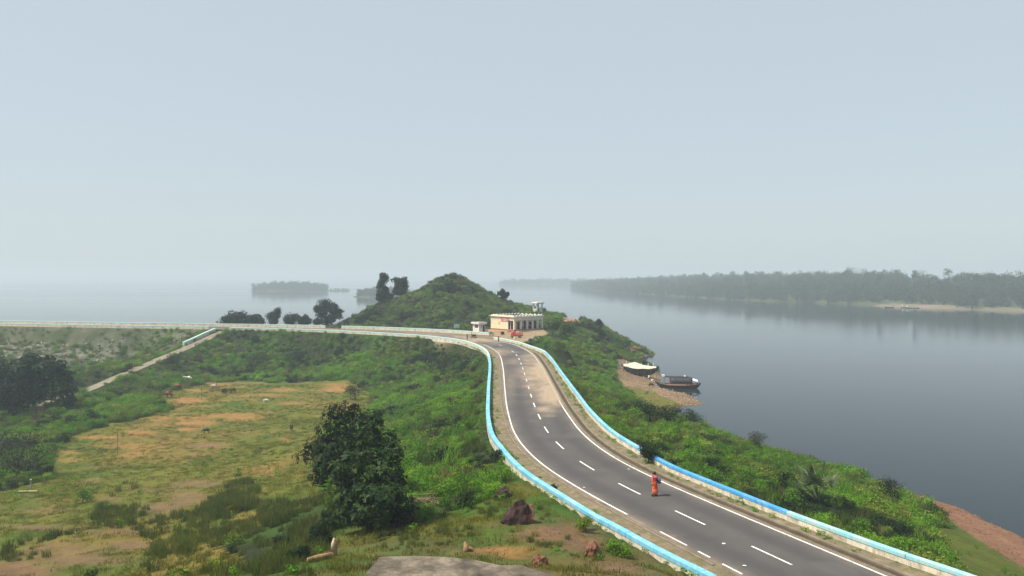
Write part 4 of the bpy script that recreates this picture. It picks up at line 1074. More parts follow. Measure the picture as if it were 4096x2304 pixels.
island('near_island', x2 + 8, y2 + 28, 34, 28, 4.0, 130, .6, .9, 'nearer tree covered island half hidden behind the tall hill trees')
x3, y3, _ = P(2190, 1139, WZ)
island('far_coast', x3 + 30, y3 + 60, 190, 60, 5.0, 600, .9, 1.5, 'very faint wooded coast on the horizon right of the hill')

# ------------------------------------------------------------------ buildings by the bend
CREAM = paint('cream_wall', (.78, .66, .44), (.70, .58, .38), .8, .85, .2, .2, dirt=(.60, .50, .34))
OFFW = paint('offwhite_wall', (.68, .64, .56), (.56, .53, .47), 1.0, .85, .2, .2, dirt=(.42, .38, .32))
PINKW = paint('pinkish_white_wall', (.76, .66, .60), (.66, .58, .53), 1.2, .85, .2, .2)
PLINTH = paint('red_brown_plinth', (.33, .145, .10), (.25, .11, .08), 1.0, .85, .2, .2)
GREYC = paint('grey_concrete', (.30, .275, .235), (.20, .185, .16), .9, .9, .2, .5)
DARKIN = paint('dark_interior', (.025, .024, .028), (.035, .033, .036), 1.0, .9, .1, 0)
ROOFM = paint('roof_felt', (.10, .095, .095), (.06, .058, .06), 1.0, .9, .1, .3)
SANDY = paint('sandy_step', (.48, .34, .21), (.36, .25, .16), .8, .95, .1, .4)
WOOD = paint('brown_wood', (.20, .12, .065), (.13, .08, .045), 5, .8, .2, .4)
ORWOOD = paint('orange_wood', (.42, .19, .075), (.30, .14, .06), 5, .75, .3, .3)
BLACK = paint('black_paint', (.022, .021, .022), (.04, .036, .034), 2, .55, .4, .2)
TYRE = paint('rubber', (.018, .018, .018), (.03, .03, .03), 3, .8, .2, .2)
STEEL = paint('grey_steel', (.35, .36, .37), (.25, .26, .27), 3, .4, .5, .1, .6)
RED = paint('red_vehicle_paint', (.62, .035, .05), (.50, .03, .04), 1.5, .4, .5, .1)
NAVY = paint('navy_plastic', (.02, .045, .13), (.03, .06, .17), 2, .45, .5, .1)
YEL = paint('yellow_paint', (.62, .56, .08), (.50, .46, .08), 2, .7, .3, .2)
GLASSD = paint('dark_glass', (.05, .07, .07), (.07, .09, .08), 1, .15, .6, 0)
SKIN_ = paint('brown_skin', (.24, .125, .075), (.20, .10, .06), 6, .55, .35, .1)
HAIR = paint('black_hair', (.012, .010, .010), (.02, .017, .016), 9, .5, .4, .2)

B0 = Vector((0.6, 206.0, 0.15)); BR = math.atan2(.66, .75)
bld = thing('long_building', 'cream single storey building with shaded verandah and red blue signboard', 'building', B0, BR)
def bp(name, mat, boxes, parent=bld, bevel=0.0):
    mb = MB()
    for c, d in boxes: mb.box(c, d)
    return mb.build(name, mat, parent, False, bevel)
LX, LY, H = 10.4, 9.6, 3.95
bp('plinth', PLINTH, [((LX / 2 + .02, LY / 2, .28), (LX + .16, LY + .10, .56))])
bp('step', SANDY, [((LX / 2, -.75, .06), (LX - .6, 1.4, .36)), ((-.55, LY / 2 + 1, .02), (1.0, LY - 1.5, .24))])
bp('front_wall', CREAM, [((.12, (2.5 + LY) / 2, .56 + 1.17), (.24, LY - 2.5, 2.34))])
bp('side_wall', OFFW, [((LX / 2 + .2, 2.1, .56 + 1.17), (LX - .64, .2, 2.34)), ((LX - .12, (LY + 2.1) / 2, .56 + 1.17), (.24, LY - 2.1, 2.34)), ((LX / 2, LY - .12, .56 + 1.17), (LX - .5, .24, 2.34))])
fas = bp('fascia', OFFW, [((LX / 2, .11, 3.35), (LX + .1, .22, .90))])
bp('front_fascia', CREAM, [((.11, LY / 2 + .12, 3.35), (.26, LY - .02, .90))])
bp('ledge', OFFW, [((LX / 2, -.12, 3.86), (LX + .5, .5, .10)), ((-.12, LY / 2 + .2, 3.86), (.5, LY + .2, .10))])
bp('roof', ROOFM, [((LX / 2, LY / 2 + .1, 3.68), (LX - .5, LY - .5, .16))])
# scalloped parapet along the front, slanted blocks along the other edges
mb = MB(); ys = np.linspace(.15, LY - .1, 49)
for k in range(len(ys) - 1):
    z0 = 3.91; h1 = .30 + .13 * abs(math.sin(ys[k] / LY * math.pi * 3)); h2 = .30 + .13 * abs(math.sin(ys[k + 1] / LY * math.pi * 3))
    a, b2 = ys[k], ys[k + 1]
    mb.add([(.02, a, z0), (.2, a, z0), (.2, b2, z0), (.02, b2, z0), (.02, a, z0 + h1), (.2, a, z0 + h1), (.2, b2, z0 + h2), (.02, b2, z0 + h2)],
           [(3, 2, 1, 0), (4, 5, 6, 7), (0, 1, 5, 4), (1, 2, 6, 5), (2, 3, 7, 6), (3, 0, 4, 7)])
mb.build('parapet', CREAM, bld)
WB = paint('white_block', (.80, .76, .66), (.70, .66, .56), 2, .8, .2, .1)
bp('parapet', OFFW, [((LX / 2 + .2, .12, 4.0), (LX - .3, .18, .18))])
bp('parapet', OFFW, [((LX / 2 + .2, LY - .1, 4.0), (LX - .3, .18, .18)), ((LX - .12, LY / 2, 4.0), (.18, LY - .5, .18))])
for k in range(9):
    for yy in (.12, LY - .1):
        MB().box((.9 + k * 1.12, yy, 4.17), (.62, .22, .17), ry=-.42).build('parapet_block', WB, bld)
for k in range(5):
    MB().box((LX - .1, 1.4 + k * 1.7, 4.15), (.22, .6, .18), rx=.4).build('parapet_block', WB, bld)
for xx, ww in ((.22, .46), (2.5, .42), (4.7, .42), (6.7, .42), (8.5, .42), (10.15, .46)):
    bp('column', CREAM if xx < 1 else OFFW, [((xx, .23, .56 + 1.17), (ww, .42, 2.34))])
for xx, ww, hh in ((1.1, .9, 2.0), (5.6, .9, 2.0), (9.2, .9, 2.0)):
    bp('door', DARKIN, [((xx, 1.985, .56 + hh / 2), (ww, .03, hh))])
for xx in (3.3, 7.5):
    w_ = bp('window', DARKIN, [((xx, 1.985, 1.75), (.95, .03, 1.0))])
    bp('lintel', WOOD, [((xx, 1.96, 2.27), (1.05, .05, .06))], w_); bp('sill', WOOD, [((xx, 1.96, 1.23), (1.05, .05, .06))], w_)
for xx in (4.3, 7.2, 9.1):
    bp('lamp', WB, [((xx, -.32, 3.72), (.62, .16, .14))])
bp('bench', DARKIN, [((3.6, 1.6, .86), (1.6, .45, .6))]); bp('bench', DARKIN, [((7.0, 1.6, .86), (1.4, .45, .6))])
# signboard on the front
SRED = paint('sign_red', (.62, .10, .10), (.70, .22, .20), 1.2, .5, .4, 0); SBLU = paint('sign_blue', (.05, .10, .30), (.08, .16, .38), 1.2, .5, .4, 0)
sg = bp('signboard', SRED, [((-.06, 3.75, 3.1), (.08, 3.1, .95))])
mb = MB(); A = []
for k in range(13):
    t = k / 12; A.append((t, .10 + .62 * math.sin(math.pi * (.15 + .6 * t))))
rb, rt = [], []
for t, hh in A:
    yv = 3.6 - t * 1.28; rb.append((-.106, yv, 2.72)); rt.append((-.106, yv, 2.72 + hh * .78 * (.25 + .75 * t)))
mb.add(rb + rt, [(k, k + 1, k + 14, k + 13) for k in range(12)]); mb.build('blue_field', SBLU, sg)
mb = MB(); mb.tube([(-.115, y_ , z_ + .04) for _, y_, z_ in rt], .045, 5); mb.tube([(-.115, 4.6, 3.32), (-.115, 3.9, 3.40), (-.115, 3.3, 3.2)], .05, 5); mb.box((-.112, 3.4, 2.80), (.02, 1.6, .09)); mb.build('white_swoosh', WB, sg)
bp('faded_patch', paint('faded_patch_paint', (.62, .48, .27), (.55, .42, .25), 2, .9, .1, .1), [((-.004, 6.1, 2.05), (.012, 1.15, .85))])

# guard booth
bo = thing('guard_booth', 'small white guard booth with overhanging flat roof beside the boom gate', 'booth', (-8.35, 199.6, 0), BR)
W2, D2 = 2.0, 2.5
bp('plinth', PLINTH, [((W2 / 2, D2 / 2, .2), (W2 + .06, D2 + .06, .5))], bo)
bp('wall', PINKW, [((W2 / 2, D2 / 2, 1.0), (W2, D2, 1.1)), ((.1, .2, 2.05), (.2, .4, 1.0)), ((.1, D2 - .35, 2.05), (.2, .7, 1.0)), ((W2 - .15, .1, 2.05), (.3, .2, 1.0)), ((.55, .1, 2.05), (.3, .2, 1.0)), ((1.15, .1, 2.05), (.3, .2, 1.0)), ((W2 / 2, D2 - .1, 2.05), (W2 - .3, .2, 1.0)), ((W2 - .1, D2 / 2, 2.05), (.2, D2 - .3, 1.0)), ((W2 / 2, D2 / 2, 2.45), (W2 - .02, D2 - .02, .22))], bo)
bp('window', GLASSD, [((.14, 1.05, 2.0), (.05, 1.45, .9))], bo); bp('window', GLASSD, [((.85, .14, 2.0), (.4, .05, .9))], bo)
bp('door', DARKIN, [((1.52, -.02, 1.28), (.62, .06, 2.0))], bo)
bp('roof', PINKW, [((W2 / 2, D2 / 2, 2.78), (W2 + .75, D2 + .75, .44))], bo, .06)
bp('roof_slab', GREYC, [((W2 / 2, D2 / 2, 3.03), (W2 + .5, D2 + .5, .06))], bo)

# watch tower on the shoulder of the hill
tx, ty, tz = PD(2151, 1262, 241); tz = min(tz, hz(tx, ty)) - .2
tw_ = thing('watch_tower', 'small white lookout kiosk with open windows on the hill shoulder', 'tower', (tx, ty, tz), .62)
zt = PD(2151, 1207, 241)[2] - tz
bp('base', PLINTH, [((0, 0, .5), (2.2, 2.2, 1.5))], tw_)
bp('wall', OFFW, [((.35, -.98, 1.95), (1.4, .2, 1.5)), ((-.98, 0, 1.75), (.2, 2.15, 1.1)), ((.98, 0, 1.75), (.2, 2.15, 1.1)), ((0, .98, 1.75), (1.75, .2, 1.1))], tw_)
for sx in (-.93, .93):
    for sy in (-.93, .93): bp('pillar', OFFW, [((sx, sy, zt / 2 + .5), (.3, .3, zt - 1.6))], tw_)
bp('door', DARKIN, [((-.6, -.99, 1.75), (.55, .12, 1.2))], tw_)
bp('roof', PINKW, [((0, 0, zt - .28), (2.75, 2.75, .42))], tw_, .05); bp('eave', GREYC, [((0, 0, zt - .54), (3.1, 3.1, .08))], tw_)

# low wall of the laterite terrace on the point
q1, q2 = PD(2252, 1274, 238), PD(2312, 1278, 238)
lw = MB(); lw.tube([q1, q2], .42, 4); o = lw.build('terrace_wall', OFFW); tag(o, 'low pale wall above the orange earth terrace on the point', 'wall')

# round topped board behind the parapet
bx_, by_, bz_ = base_d(1827, 205)
sgn = thing('signboard', 'round topped green and red notice board behind the white parapet', 'sign', (bx_, by_, bz_), .25)
zc = PD(1827, 1312, 205)[2] - bz_
GRN = paint('sign_green', (.30, .50, .42), (.36, .55, .47), 1.5, .6, .3, 0); SGR = paint('sign_pale_red', (.62, .25, .20), (.68, .33, .28), 1.5, .6, .3, 0)
for s_ in (-.5, .5): MB().cyl((s_, .05, zc / 2 - .2), .04, zc + .8, 8).build('post', STEEL, sgn)
mb = MB(); arc = [(-.75, zc), (.75, zc)] + [(.75 * math.cos(t), zc + .75 + .32 * math.sin(t)) for t in np.linspace(0, math.pi, 14)]
n_ = len(arc); mb.add([(a, -.03, b2) for a, b2 in arc] + [(a, .03, b2) for a, b2 in arc], [tuple(range(n_)), tuple(range(2 * n_ - 1, n_ - 1, -1))] + [(k, (k + 1) % n_, n_ + (k + 1) % n_, n_ + k) for k in range(n_)])
mb.build('board', GRN, sgn)
MB().add([(-.6, -.036, zc + .06), (.7, -.036, zc + .06), (.7, -.036, zc + .62)], [(0, 1, 2)]).build('red_field', SGR, sgn)

# boom gate
g0 = Vector(P(1869, 1358, 0)); g1 = Vector(P(1994, 1366, 0))
gt = thing('boom_gate', 'dark boom barrier lying across the road at the bend', 'barrier', g0)
d_ = g1 - g0
MB().box((0, 0, .55), (.22, .22, 1.1)).build('post', BLACK, gt); MB().box((d_.x, d_.y, .55), (.24, .24, 1.15)).build('post', BLACK, gt)
off_ = Vector((.4, 5.5, 0))
MB().tube([Vector((-.6, 4.5, .9)), Vector((d_.x * .5, d_.y * .5 + 3.5, .95)), Vector((d_.x + .4, d_.y + .2, 1.12))], .055, 6).build('boom', WOOD, gt)
mb = MB(); mb.box((1.3, 4.6, .62), (1.1, .5, .5)); mb.box((1.3, 4.6, .2), (1.6, .7, .12)); mb.tube([(.9, 4.6, .5), (.75, 4.6, 1.5)], .05, 5); mb.tube([(1.5, 4.6, .5), (1.6, 4.6, 1.25)], .05, 5)
mb.build('counterweight', DARKST, gt)

# yellow bollard, crate, drum
x, y, z = P(2058, 1366, 0)
bl = thing('yellow_bollard', 'yellow post with a white cap beside the pale parapet near the building', 'bollard', (x, y, -.05))
MB().cyl((0, 0, .45), .17, .9, 12).build('post', YEL, bl, True); MB().cyl((0, 0, .93), .19, .08, 12).build('cap', WB, bl, True)
x, y, z = P(2009, 1337, 0)
cr = thing('crate', 'small ochre crate with a dark open side on the forecourt', 'crate', (x, y, -.08), .3)
mb = MB(); mb.box((0, 0, .05), (.95, .6, .06)); mb.box((-.45, 0, .4), (.06, .6, .7)); mb.box((.45, 0, .4), (.06, .6, .7)); mb.box((0, .28, .4), (.9, .05, .7)); mb.box((0, 0, .77), (1.0, .64, .05)); mb.build('case', paint('ochre_board', (.42, .31, .16), (.34, .25, .13), 3, .85, .2, .2), cr)
MB().box((.2, -.25, .4), (.44, .05, .66)).build('opening', DARKIN, cr)
x, y, z = P(2110, 1372, 0)
dr = thing('blue_drum', 'navy blue drum standing behind the parapet right of bollard', 'drum', (x + .6, y + 2.2, hz(x + .6, y + 2.2)))
mb = MB(); mb.tube([(0, 0, 0), (0, 0, .25), (0, 0, .27), (0, 0, .6), (0, 0, .62), (0, 0, .95)], [.34, .36, .39, .36, .39, .33], 14); mb.build('barrel', NAVY, dr, True); MB().cyl((0, 0, .96), .28, .05, 14).build('lid', NAVY, dr)
def motorcycle(loc, rz, label):
    r = thing('motorcycle', label, 'motorcycle', loc, rz, 'motorcycles at the bend')
    for xx in (-.62, .62):
        wh = MB(); rr = []
        for k in range(18):
            t = 2 * math.pi * k / 18; rr.append([(xx + (.30 + .05 * math.cos(a)) * math.cos(t), .05 * math.sin(a), .32 + (.30 + .05 * math.cos(a)) * math.sin(t)) for a in np.linspace(0, 2 * math.pi, 7)[:-1]])
        wh.loft(rr + [rr[0]], False); w_ = wh.build('wheel', TYRE, r, True); MB().cyl((xx, 0, .32), .1, .1, 10, 'Y').build('hub', STEEL, w_)
    MB().ell((.15, 0, .78), (.3, .15, .15)).build('tank', BLACK, r, True); MB().box((-.38, 0, .80), (.75, .24, .1), ry=.06).build('seat', DARKIN, r, False, .03)
    MB().box((0, 0, .45), (.42, .26, .34)).build('engine', STEEL, r, False, .04)
    mb = MB(); mb.tube([(.62, 0, .32), (.42, 0, .98)], .035, 6); mb.tube([(.40, -.34, 1.02), (.40, .34, 1.02)], .02, 6); mb.tube([(-.62, .08, .32), (-.1, .08, .4)], .03, 6); mb.tube([(.38, 0, .9), (-.6, 0, .72)], .03, 6); mb.build('frame', BLACK, r)
    MB().ell((.5, 0, .9), (.09, .1, .1)).build('headlight', WB, r, True)
    return r
motorcycle((-5.4, 197.5, hz(-5.4, 197.5)), .35, 'dark motorcycle parked beside the guard booth')
x, y, z = P(2128, 1368, 0); motorcycle((x + 1.0, y + 1.8, hz(x + 1, y + 1.8)), -.4, 'dark motorcycle behind the parapet beside the navy drum')

# red cargo three-wheeler
x, y, z = P(2066, 1351, 0)
rv = thing('cargo_rickshaw', 'small bright red cargo three-wheeler parked before the building', 'vehicle', (x, y + 1, -.06), math.pi + .15)
def wheel(parent, c, r, w):
    wo_ = MB().cyl(c, r, w, 16, 'Y').build('wheel', TYRE, parent, False, .03); MB().cyl(c, r * .5, w + .03, 12, 'Y').build('rim', STEEL, wo_)
wheel(rv, (1.05, 0, .3), .3, .14); wheel(rv, (-.75, -.58, .3), .3, .16); wheel(rv, (-.75, .58, .3), .3, .16)
mb = MB(); rings = []
for xx, hw_, z0, z1 in ((1.42, .25, .55, .95), (1.3, .48, .42, 1.35), (1.0, .58, .38, 1.55), (.62, .60, .38, 1.5), (.5, .58, .40, 1.05)):
    rings.append([(xx, -hw_, z0), (xx, hw_, z0), (xx, hw_, z1 - .1), (xx, hw_ * .8, z1), (xx, -hw_ * .8, z1), (xx, -hw_, z1 - .1)])
mb.loft(rings).build('cowl', RED, rv, False, .04)
MB().box((-.55, 0, .58), (2.0, 1.18, .1)).build('bed', RED, rv)
for s_ in (-.57, .57):
    for k in range(5): MB().box((-1.45 + k * .45, s_, .82), (.06, .05, .42)).build('stake', RED, rv)
    MB().box((-.55, s_, 1.02), (2.0, .05, .08)).build('rail', RED, rv); MB().box((-.55, s_, .74), (2.0, .04, .10)).build('rail', RED, rv)
MB().box((.28, 0, .72), (.4, .9, .16)).build('seat', DARKIN, rv, False, .03)
mb = MB(); mb.tube([(.75, 0, 1.2), (.55, 0, 1.45)], .025, 6); mb.tube([(.53, -.32, 1.47), (.53, .32, 1.47)], .02, 6); mb.build('handlebar', BLACK, rv)
for s_ in (-.22, .22): MB().ell((1.36, s_, 1.0), (.06, .09, .09)).build('headlight', WB, rv, True)
MB().box((-.4, 0, .42), (2.1, .5, .18)).build('chassis', BLACK, rv)

# ------------------------------------------------------------------ people
def skin_body(name, J, E, mat, parent, sub=2):
    names = list(J); me = bpy.data.meshes.new(name)
    me.from_pydata([J[k][0] for k in names], [(names.index(a), names.index(b2)) for a, b2 in E], [])
    me.materials.append(mat)
    o = bpy.data.objects.new(name, me); link(o, parent)
    sk = o.modifiers.new('skin', 'SKIN'); sk.use_smooth_shade = True
    for k, sv in zip(names, me.skin_vertices[0].data):
        r = J[k][1]; sv.radius = r if hasattr(r, '__len__') else (r, r); sv.use_root = (k == names[0])
    ss = o.modifiers.new('smooth', 'SUBSURF'); ss.levels = ss.render_levels = sub
    return o
def hand(J, E, wrist, base, d, side, s=1.0, curl=.4):
    """five fingers rooted in the palm"""
    d = Vector(d).normalized(); side = Vector(side).normalized(); up = d.cross(side)
    pm = Vector(base) + d * .045 * s; J[wrist + 'palm'] = (tuple(pm), (.030 * s, .016 * s)); E.append((wrist, wrist + 'palm'))
    for k, (o_, l) in enumerate(((-.03, .055), (-.01, .07), (.01, .075), (.03, .065))):
        k1, k2, k3 = ('%s%d%s' % (wrist, k, q) for q in 'abc')
        p0 = pm + d * .045 * s + side * o_ * s; p1 = p0 + d * l * .5 * s; p2 = p1 + (d - up * curl).normalized() * l * .5 * s
        J[k1] = (tuple(p0), .009 * s); J[k2] = (tuple(p1), .008 * s); J[k3] = (tuple(p2), .007 * s)
        E += [(wrist + 'palm', k1), (k1, k2), (k2, k3)]
    p0 = pm - side * .038 * s + d * -.01 * s; p1 = p0 + (d - side * .7).normalized() * .05 * s
    J[wrist + 't1'] = (tuple(p0), .010 * s); J[wrist + 't2'] = (tuple(p1), .008 * s); E += [(wrist + 'palm', wrist + 't1'), (wrist + 't1', wrist + 't2')]
def loft_cloth(rows, n=26, pleat=0.0, seed=0):
    """rows: (x, y, z, rx, ry)"""
    rg = np.random.default_rng(seed); ph = rg.random() * 6; rings = []
    for i, (x, y, z, rx, ry) in enumerate(rows):
        f_ = pleat * (1 - i / (len(rows) - 1)); r = []
        for k in range(n):
            t = 2 * math.pi * k / n; m_ = 1 + f_ * (math.sin(5 * t + ph + i * .3) * .6 + math.sin(9 * t + i * .5) * .4)
            r.append((x + rx * m_ * math.cos(t), y + ry * m_ * math.sin(t), z))
        rings.append(r)
    return MB().loft(rings)
def face(root, c, fwd, r=.1, name='eye'):
    f_ = Vector(fwd).normalized(); s_ = f_.cross(Vector((0, 0, 1))).normalized(); c = Vector(c)
    for q in (-1, 1): MB().ell(c + f_ * r * .82 + s_ * q * r * .36 + Vector((0, 0, .012)), (.012, .012, .008), 8, 5).build('eye', WB, root, True)
    MB().ell(c + f_ * r * .84 - Vector((0, 0, .052)), (.020, .020, .007), 8, 5).build('mouth', paint('lips', (.22, .07, .06)), root, True)
# woman walking on the road, facing right (+x) and a little away
wx, wy, _ = P(2618, 1984, 0)
wom = thing('person', 'person in orange red sari and pink blouse walking on the road', 'person', (wx, wy, 0), .25, None, 1.02)
J = {'pelvis': ((0, 0, .86), (.13, .15)), 'spine': ((0, 0, 1.05), (.11, .13)), 'chest': ((.01, 0, 1.22), (.10, .15)), 'neck': ((.02, 0, 1.36), .045), 'jaw': ((.045, 0, 1.42), (.060, .060)), 'head': ((.035, 0, 1.50), (.085, .078)), 'crown': ((.02, 0, 1.565), (.06, .058)), 'nose': ((.125, 0, 1.47), .014),
     'lsh': ((.01, .15, 1.29), .055), 'lel': ((.10, .22, 1.08), .040), 'lwr': ((.28, .15, 1.24), .028), 'rsh': ((.01, -.15, 1.29), .055), 'rel': ((.13, -.20, 1.10), .040), 'rwr': ((.27, -.06, 1.32), .028),
     'lhip': ((0, .08, .80), .10), 'lkn': ((.09, .08, .46), .07), 'lan': ((.10, .08, .08), .042), 'ltoe': ((.24, .08, .03), .034), 'rhip': ((0, -.08, .80), .10), 'rkn': ((.03, -.08, .47), .07), 'ran': ((-.20, -.08, .17), .042), 'rtoe': ((-.15, -.08, .03), .032),
     'lear': ((.02, .085, 1.49), .014), 'rear': ((.02, -.085, 1.49), .014)}
E = [('pelvis', 'spine'), ('spine', 'chest'), ('chest', 'neck'), ('neck', 'jaw'), ('jaw', 'head'), ('head', 'crown'), ('head', 'nose'), ('head', 'lear'), ('head', 'rear'), ('chest', 'lsh'), ('lsh', 'lel'), ('lel', 'lwr'), ('chest', 'rsh'), ('rsh', 'rel'), ('rel', 'rwr'), ('pelvis', 'lhip'), ('lhip', 'lkn'), ('lkn', 'lan'), ('lan', 'ltoe'), ('pelvis', 'rhip'), ('rhip', 'rkn'), ('rkn', 'ran'), ('ran', 'rtoe')]
hand(J, E, 'rwr', (.27, -.06, 1.32), (-.25, .1, 1), (0, 1, 0)); hand(J, E, 'lwr', (.28, .15, 1.24), (.2, -.5, .8), (1, 0, .2))
skin_body('body', J, E, SKIN_, wom)
m, nt = mat_new('patterned_sari'); N = NT(nt); p = N.n('ShaderNodeTexCoord').outputs['Object']
mp = N.n('ShaderNodeMapping'); mp.inputs['Scale'].default_value = (2, 2, 8); N.l(p, mp.inputs['Vector'])
c = N.ramp(N.noise(1.6, 4, .65, mp.outputs[0]), [(.36, (.26, .02, .025)), (.47, (.55, .07, .03)), (.56, (.75, .16, .05)), (.68, (.85, .42, .16))])
N.out(c, .7, .3, N.bump(N.noise(9, 3, .5, p), .3, .02)); SARI = m
loft_cloth([(.0, 0, .10, .17, .16), (.03, 0, .20, .20, .18), (.04, 0, .35, .19, .17), (.04, 0, .55, .175, .165), (.02, 0, .75, .17, .18), (0, 0, .90, .165, .185), (0, 0, 1.02, .14, .165), (0.005, 0, 1.12, .135, .17), (.01, 0, 1.2, .13, .172)], 30, .09, 3).build('sari', SARI, wom, True)
PINK = paint('pink_blouse', (.50, .10, .20), (.42, .08, .16), 3, .7, .3, .2)
loft_cloth([(.0, 0, 1.13, .14, .178), (.01, 0, 1.24, .135, .19), (.01, 0, 1.32, .11, .16), (.015, 0, 1.365, .06, .075)], 24, .02, 5).build('blouse', PINK, wom, True)
for s_ in (1, -1):
    a, b2 = Vector((.01, .15 * s_, 1.30)), Vector(((.10, .22, 1.08) if s_ > 0 else (.13, -.20, 1.10)))
    MB().tube([a, a.lerp(b2, .3), a.lerp(b2, .62)], [.072, .068, .06], 10).build('sleeve', PINK, wom, True)
mb = MB(); mb.add([], []); rings = []
for t in np.linspace(0, 1, 7):   # end of the sari over the shoulder
    rings.append([(-.16 + .02 * t, -.12 + .05 * math.sin(t * 3), 1.34 - t * .62), (-.185, .06, 1.36 - t * .66), (-.155, .07, 1.36 - t * .66), (-.135, -.11, 1.34 - t * .62)])
mb.loft(rings).build('sari_end', SARI, wom, True)
hr = MB(); hr.ell((.005, 0, 1.525), (.098, .094, .085), 14, 9); hr.ell((-.03, 0, 1.47), (.07, .085, .07), 12, 8); hr.ell((-.115, 0, 1.46), (.05, .055, .05), 12, 8); hr.build('hair', HAIR, wom, True)
face(wom, (.035, 0, 1.48), (1, 0, 0), .1)
MB().tube([(-.20, -.08, .135), (-.245, -.08, .10), (-.16, -.08, .0)], [.03, .04, .03], 8).build('sandal', BLACK, wom)
MB().box((.17, .08, .012), (.25, .09, .022)).build('sandal', BLACK, wom, False, .008)
bag = thing('shoulder_bag', 'dark blue cloth bag carried at the sari wearer\'s front', 'bag', (wx, wy, 0), .25)
mb = MB(); mb.loft([[(.26 + dx * f_, -.12 + dy * f_, zz) for dx, dy in ((-.09, -.15), (.06, -.17), (.13, 0), (.06, .15), (-.09, .14))] for zz, f_ in ((.86, .75), (.93, 1.0), (1.05, 1.05), (1.16, .9), (1.2, .6))]).build('pouch', NAVY, bag, True)
MB().tube([(.27, -.02, 1.17), (.29, .02, 1.28), (.24, .08, 1.30), (.25, .05, 1.17)], .014, 6).build('strap', NAVY, bag)

def small_person(loc, rz, label, shirt, trouser, pose='stand', sc=1.0):
    r = thing('person', label, 'person', loc, rz, None, sc)
    if pose == 'stand': kn, an, toe, hp = (.03, .45), (.0, .07), (.13, .03), .88
    dz = 0 if pose == 'stand' else -.52
    J = {'pelvis': ((0, 0, .9 + dz), (.12, .15)), 'chest': ((.0 if pose == 'stand' else .12, 0, 1.3 + dz), (.12, .17)), 'neck': ((.02 if pose == 'stand' else .16, 0, 1.48 + dz), .05), 'jaw': ((.05 if pose == 'stand' else .2, 0, 1.54 + dz), .06), 'head': ((.03 if pose == 'stand' else .19, 0, 1.63 + dz), .088)}
    E = [('pelvis', 'chest'), ('chest', 'neck'), ('neck', 'jaw'), ('jaw', 'head')]; hx = J['head'][0][0]
    for s_, k in ((1, 'l'), (-1, 'r')):
        cx = J['chest'][0][0]
        J[k + 'sh'] = ((cx, .19 * s_, 1.40 + dz), .06); J[k + 'el'] = ((cx + .06, .25 * s_, 1.12 + dz), .045); J[k + 'wr'] = ((cx + .22, .17 * s_, .95 + dz * .85), .032)
        E += [('chest', k + 'sh'), (k + 'sh', k + 'el'), (k + 'el', k + 'wr')]
        hand(J, E, k + 'wr', J[k + 'wr'][0], (.4, 0, -1), (0, 1, 0))
        J[k + 'hip'] = ((0, .09 * s_, .84 + dz), .095)
        J[k + 'kn'] = ((.04, .1 * s_, .48), .07) if pose == 'stand' else ((.36, .16 * s_, .48), .075)
        J[k + 'an'] = ((0, .1 * s_, .08), .045) if pose == 'stand' else ((.12, .16 * s_, .08), .05)
        J[k + 'to'] = ((J[k + 'an'][0][0] + .15, .1 * s_ if pose == 'stand' else .16 * s_, .03), .036)
        E += [('pelvis', k + 'hip'), (k + 'hip', k + 'kn'), (k + 'kn', k + 'an'), (k + 'an', k + 'to')]
    skin_body('body', J, E, SKIN_, r, 1)
    c0, p0 = J['chest'][0], J['pelvis'][0]
    loft_cloth([(p0[0], 0, p0[2] - .06, .15, .18), ((p0[0] + c0[0]) / 2, 0, (p0[2] + c0[2]) / 2, .145, .18), (c0[0], 0, c0[2], .145, .2), (c0[0], 0, c0[2] + .12, .11, .17), (c0[0] + .01, 0, c0[2] + .17, .06, .07)], 20, .03, 2).build('shirt', shirt, r, True)
    for k in 'lr':
        MB().tube([J[k + 'sh'][0], J[k + 'el'][0]], [.075, .06], 9).build('sleeve', shirt, r, True)
        MB().tube([J[k + 'hip'][0], J[k + 'kn'][0], J[k + 'an'][0]], [.12, .09, .065], 9).build('trouser_leg', trouser, r, True)
    MB().ell((hx - .012, 0, 1.655 + dz), (.1, .094, .08), 12, 8).build('hair', HAIR, r, True)
    face(r, (hx, 0, 1.62 + dz), (1, 0, 0), .1)
    return r
ORSH = paint('orange_shirt', (.62, .16, .09), (.52, .13, .07), 3, .8, .2, .1); GRTR = paint('grey_trousers', (.30, .30, .28), (.24, .24, .22), 3, .85, .2, .1)
WHSH = paint('white_cloth', (.80, .80, .78), (.70, .70, .70), 3, .85, .2, .1); DKTR = paint('dark_trousers', (.05, .045, .05), (.07, .06, .06), 3, .85, .2, .1)
small_person((-6.35, 198.4, hz(-6.35, 198.4)), -1.9, 'person in orange shirt and grey trousers standing beside the guard booth', ORSH, GRTR)
x, y, z = on_ground(2594, 1518)
small_person((x, y, z), .4, 'person in white crouching on the pebbles between the two boats', WHSH, DKTR, 'squat')
x, y, z = on_ground(2601, 1521)
bk = thing('bucket', 'white bucket on the pebbles beside the crouching person', 'bucket', (x + .35, y - .6, hz(x + .35, y - .6)))
MB().tube([(0, 0, 0), (0, 0, .42)], [.17, .23], 14).build('pail', WHSH, bk, True); mb = MB(); mb.tube([(.22 * math.cos(t), 0, .42 + .2 * math.sin(t)) for t in np.linspace(0, math.pi, 9)], .012, 5); mb.build('handle', STEEL, bk)

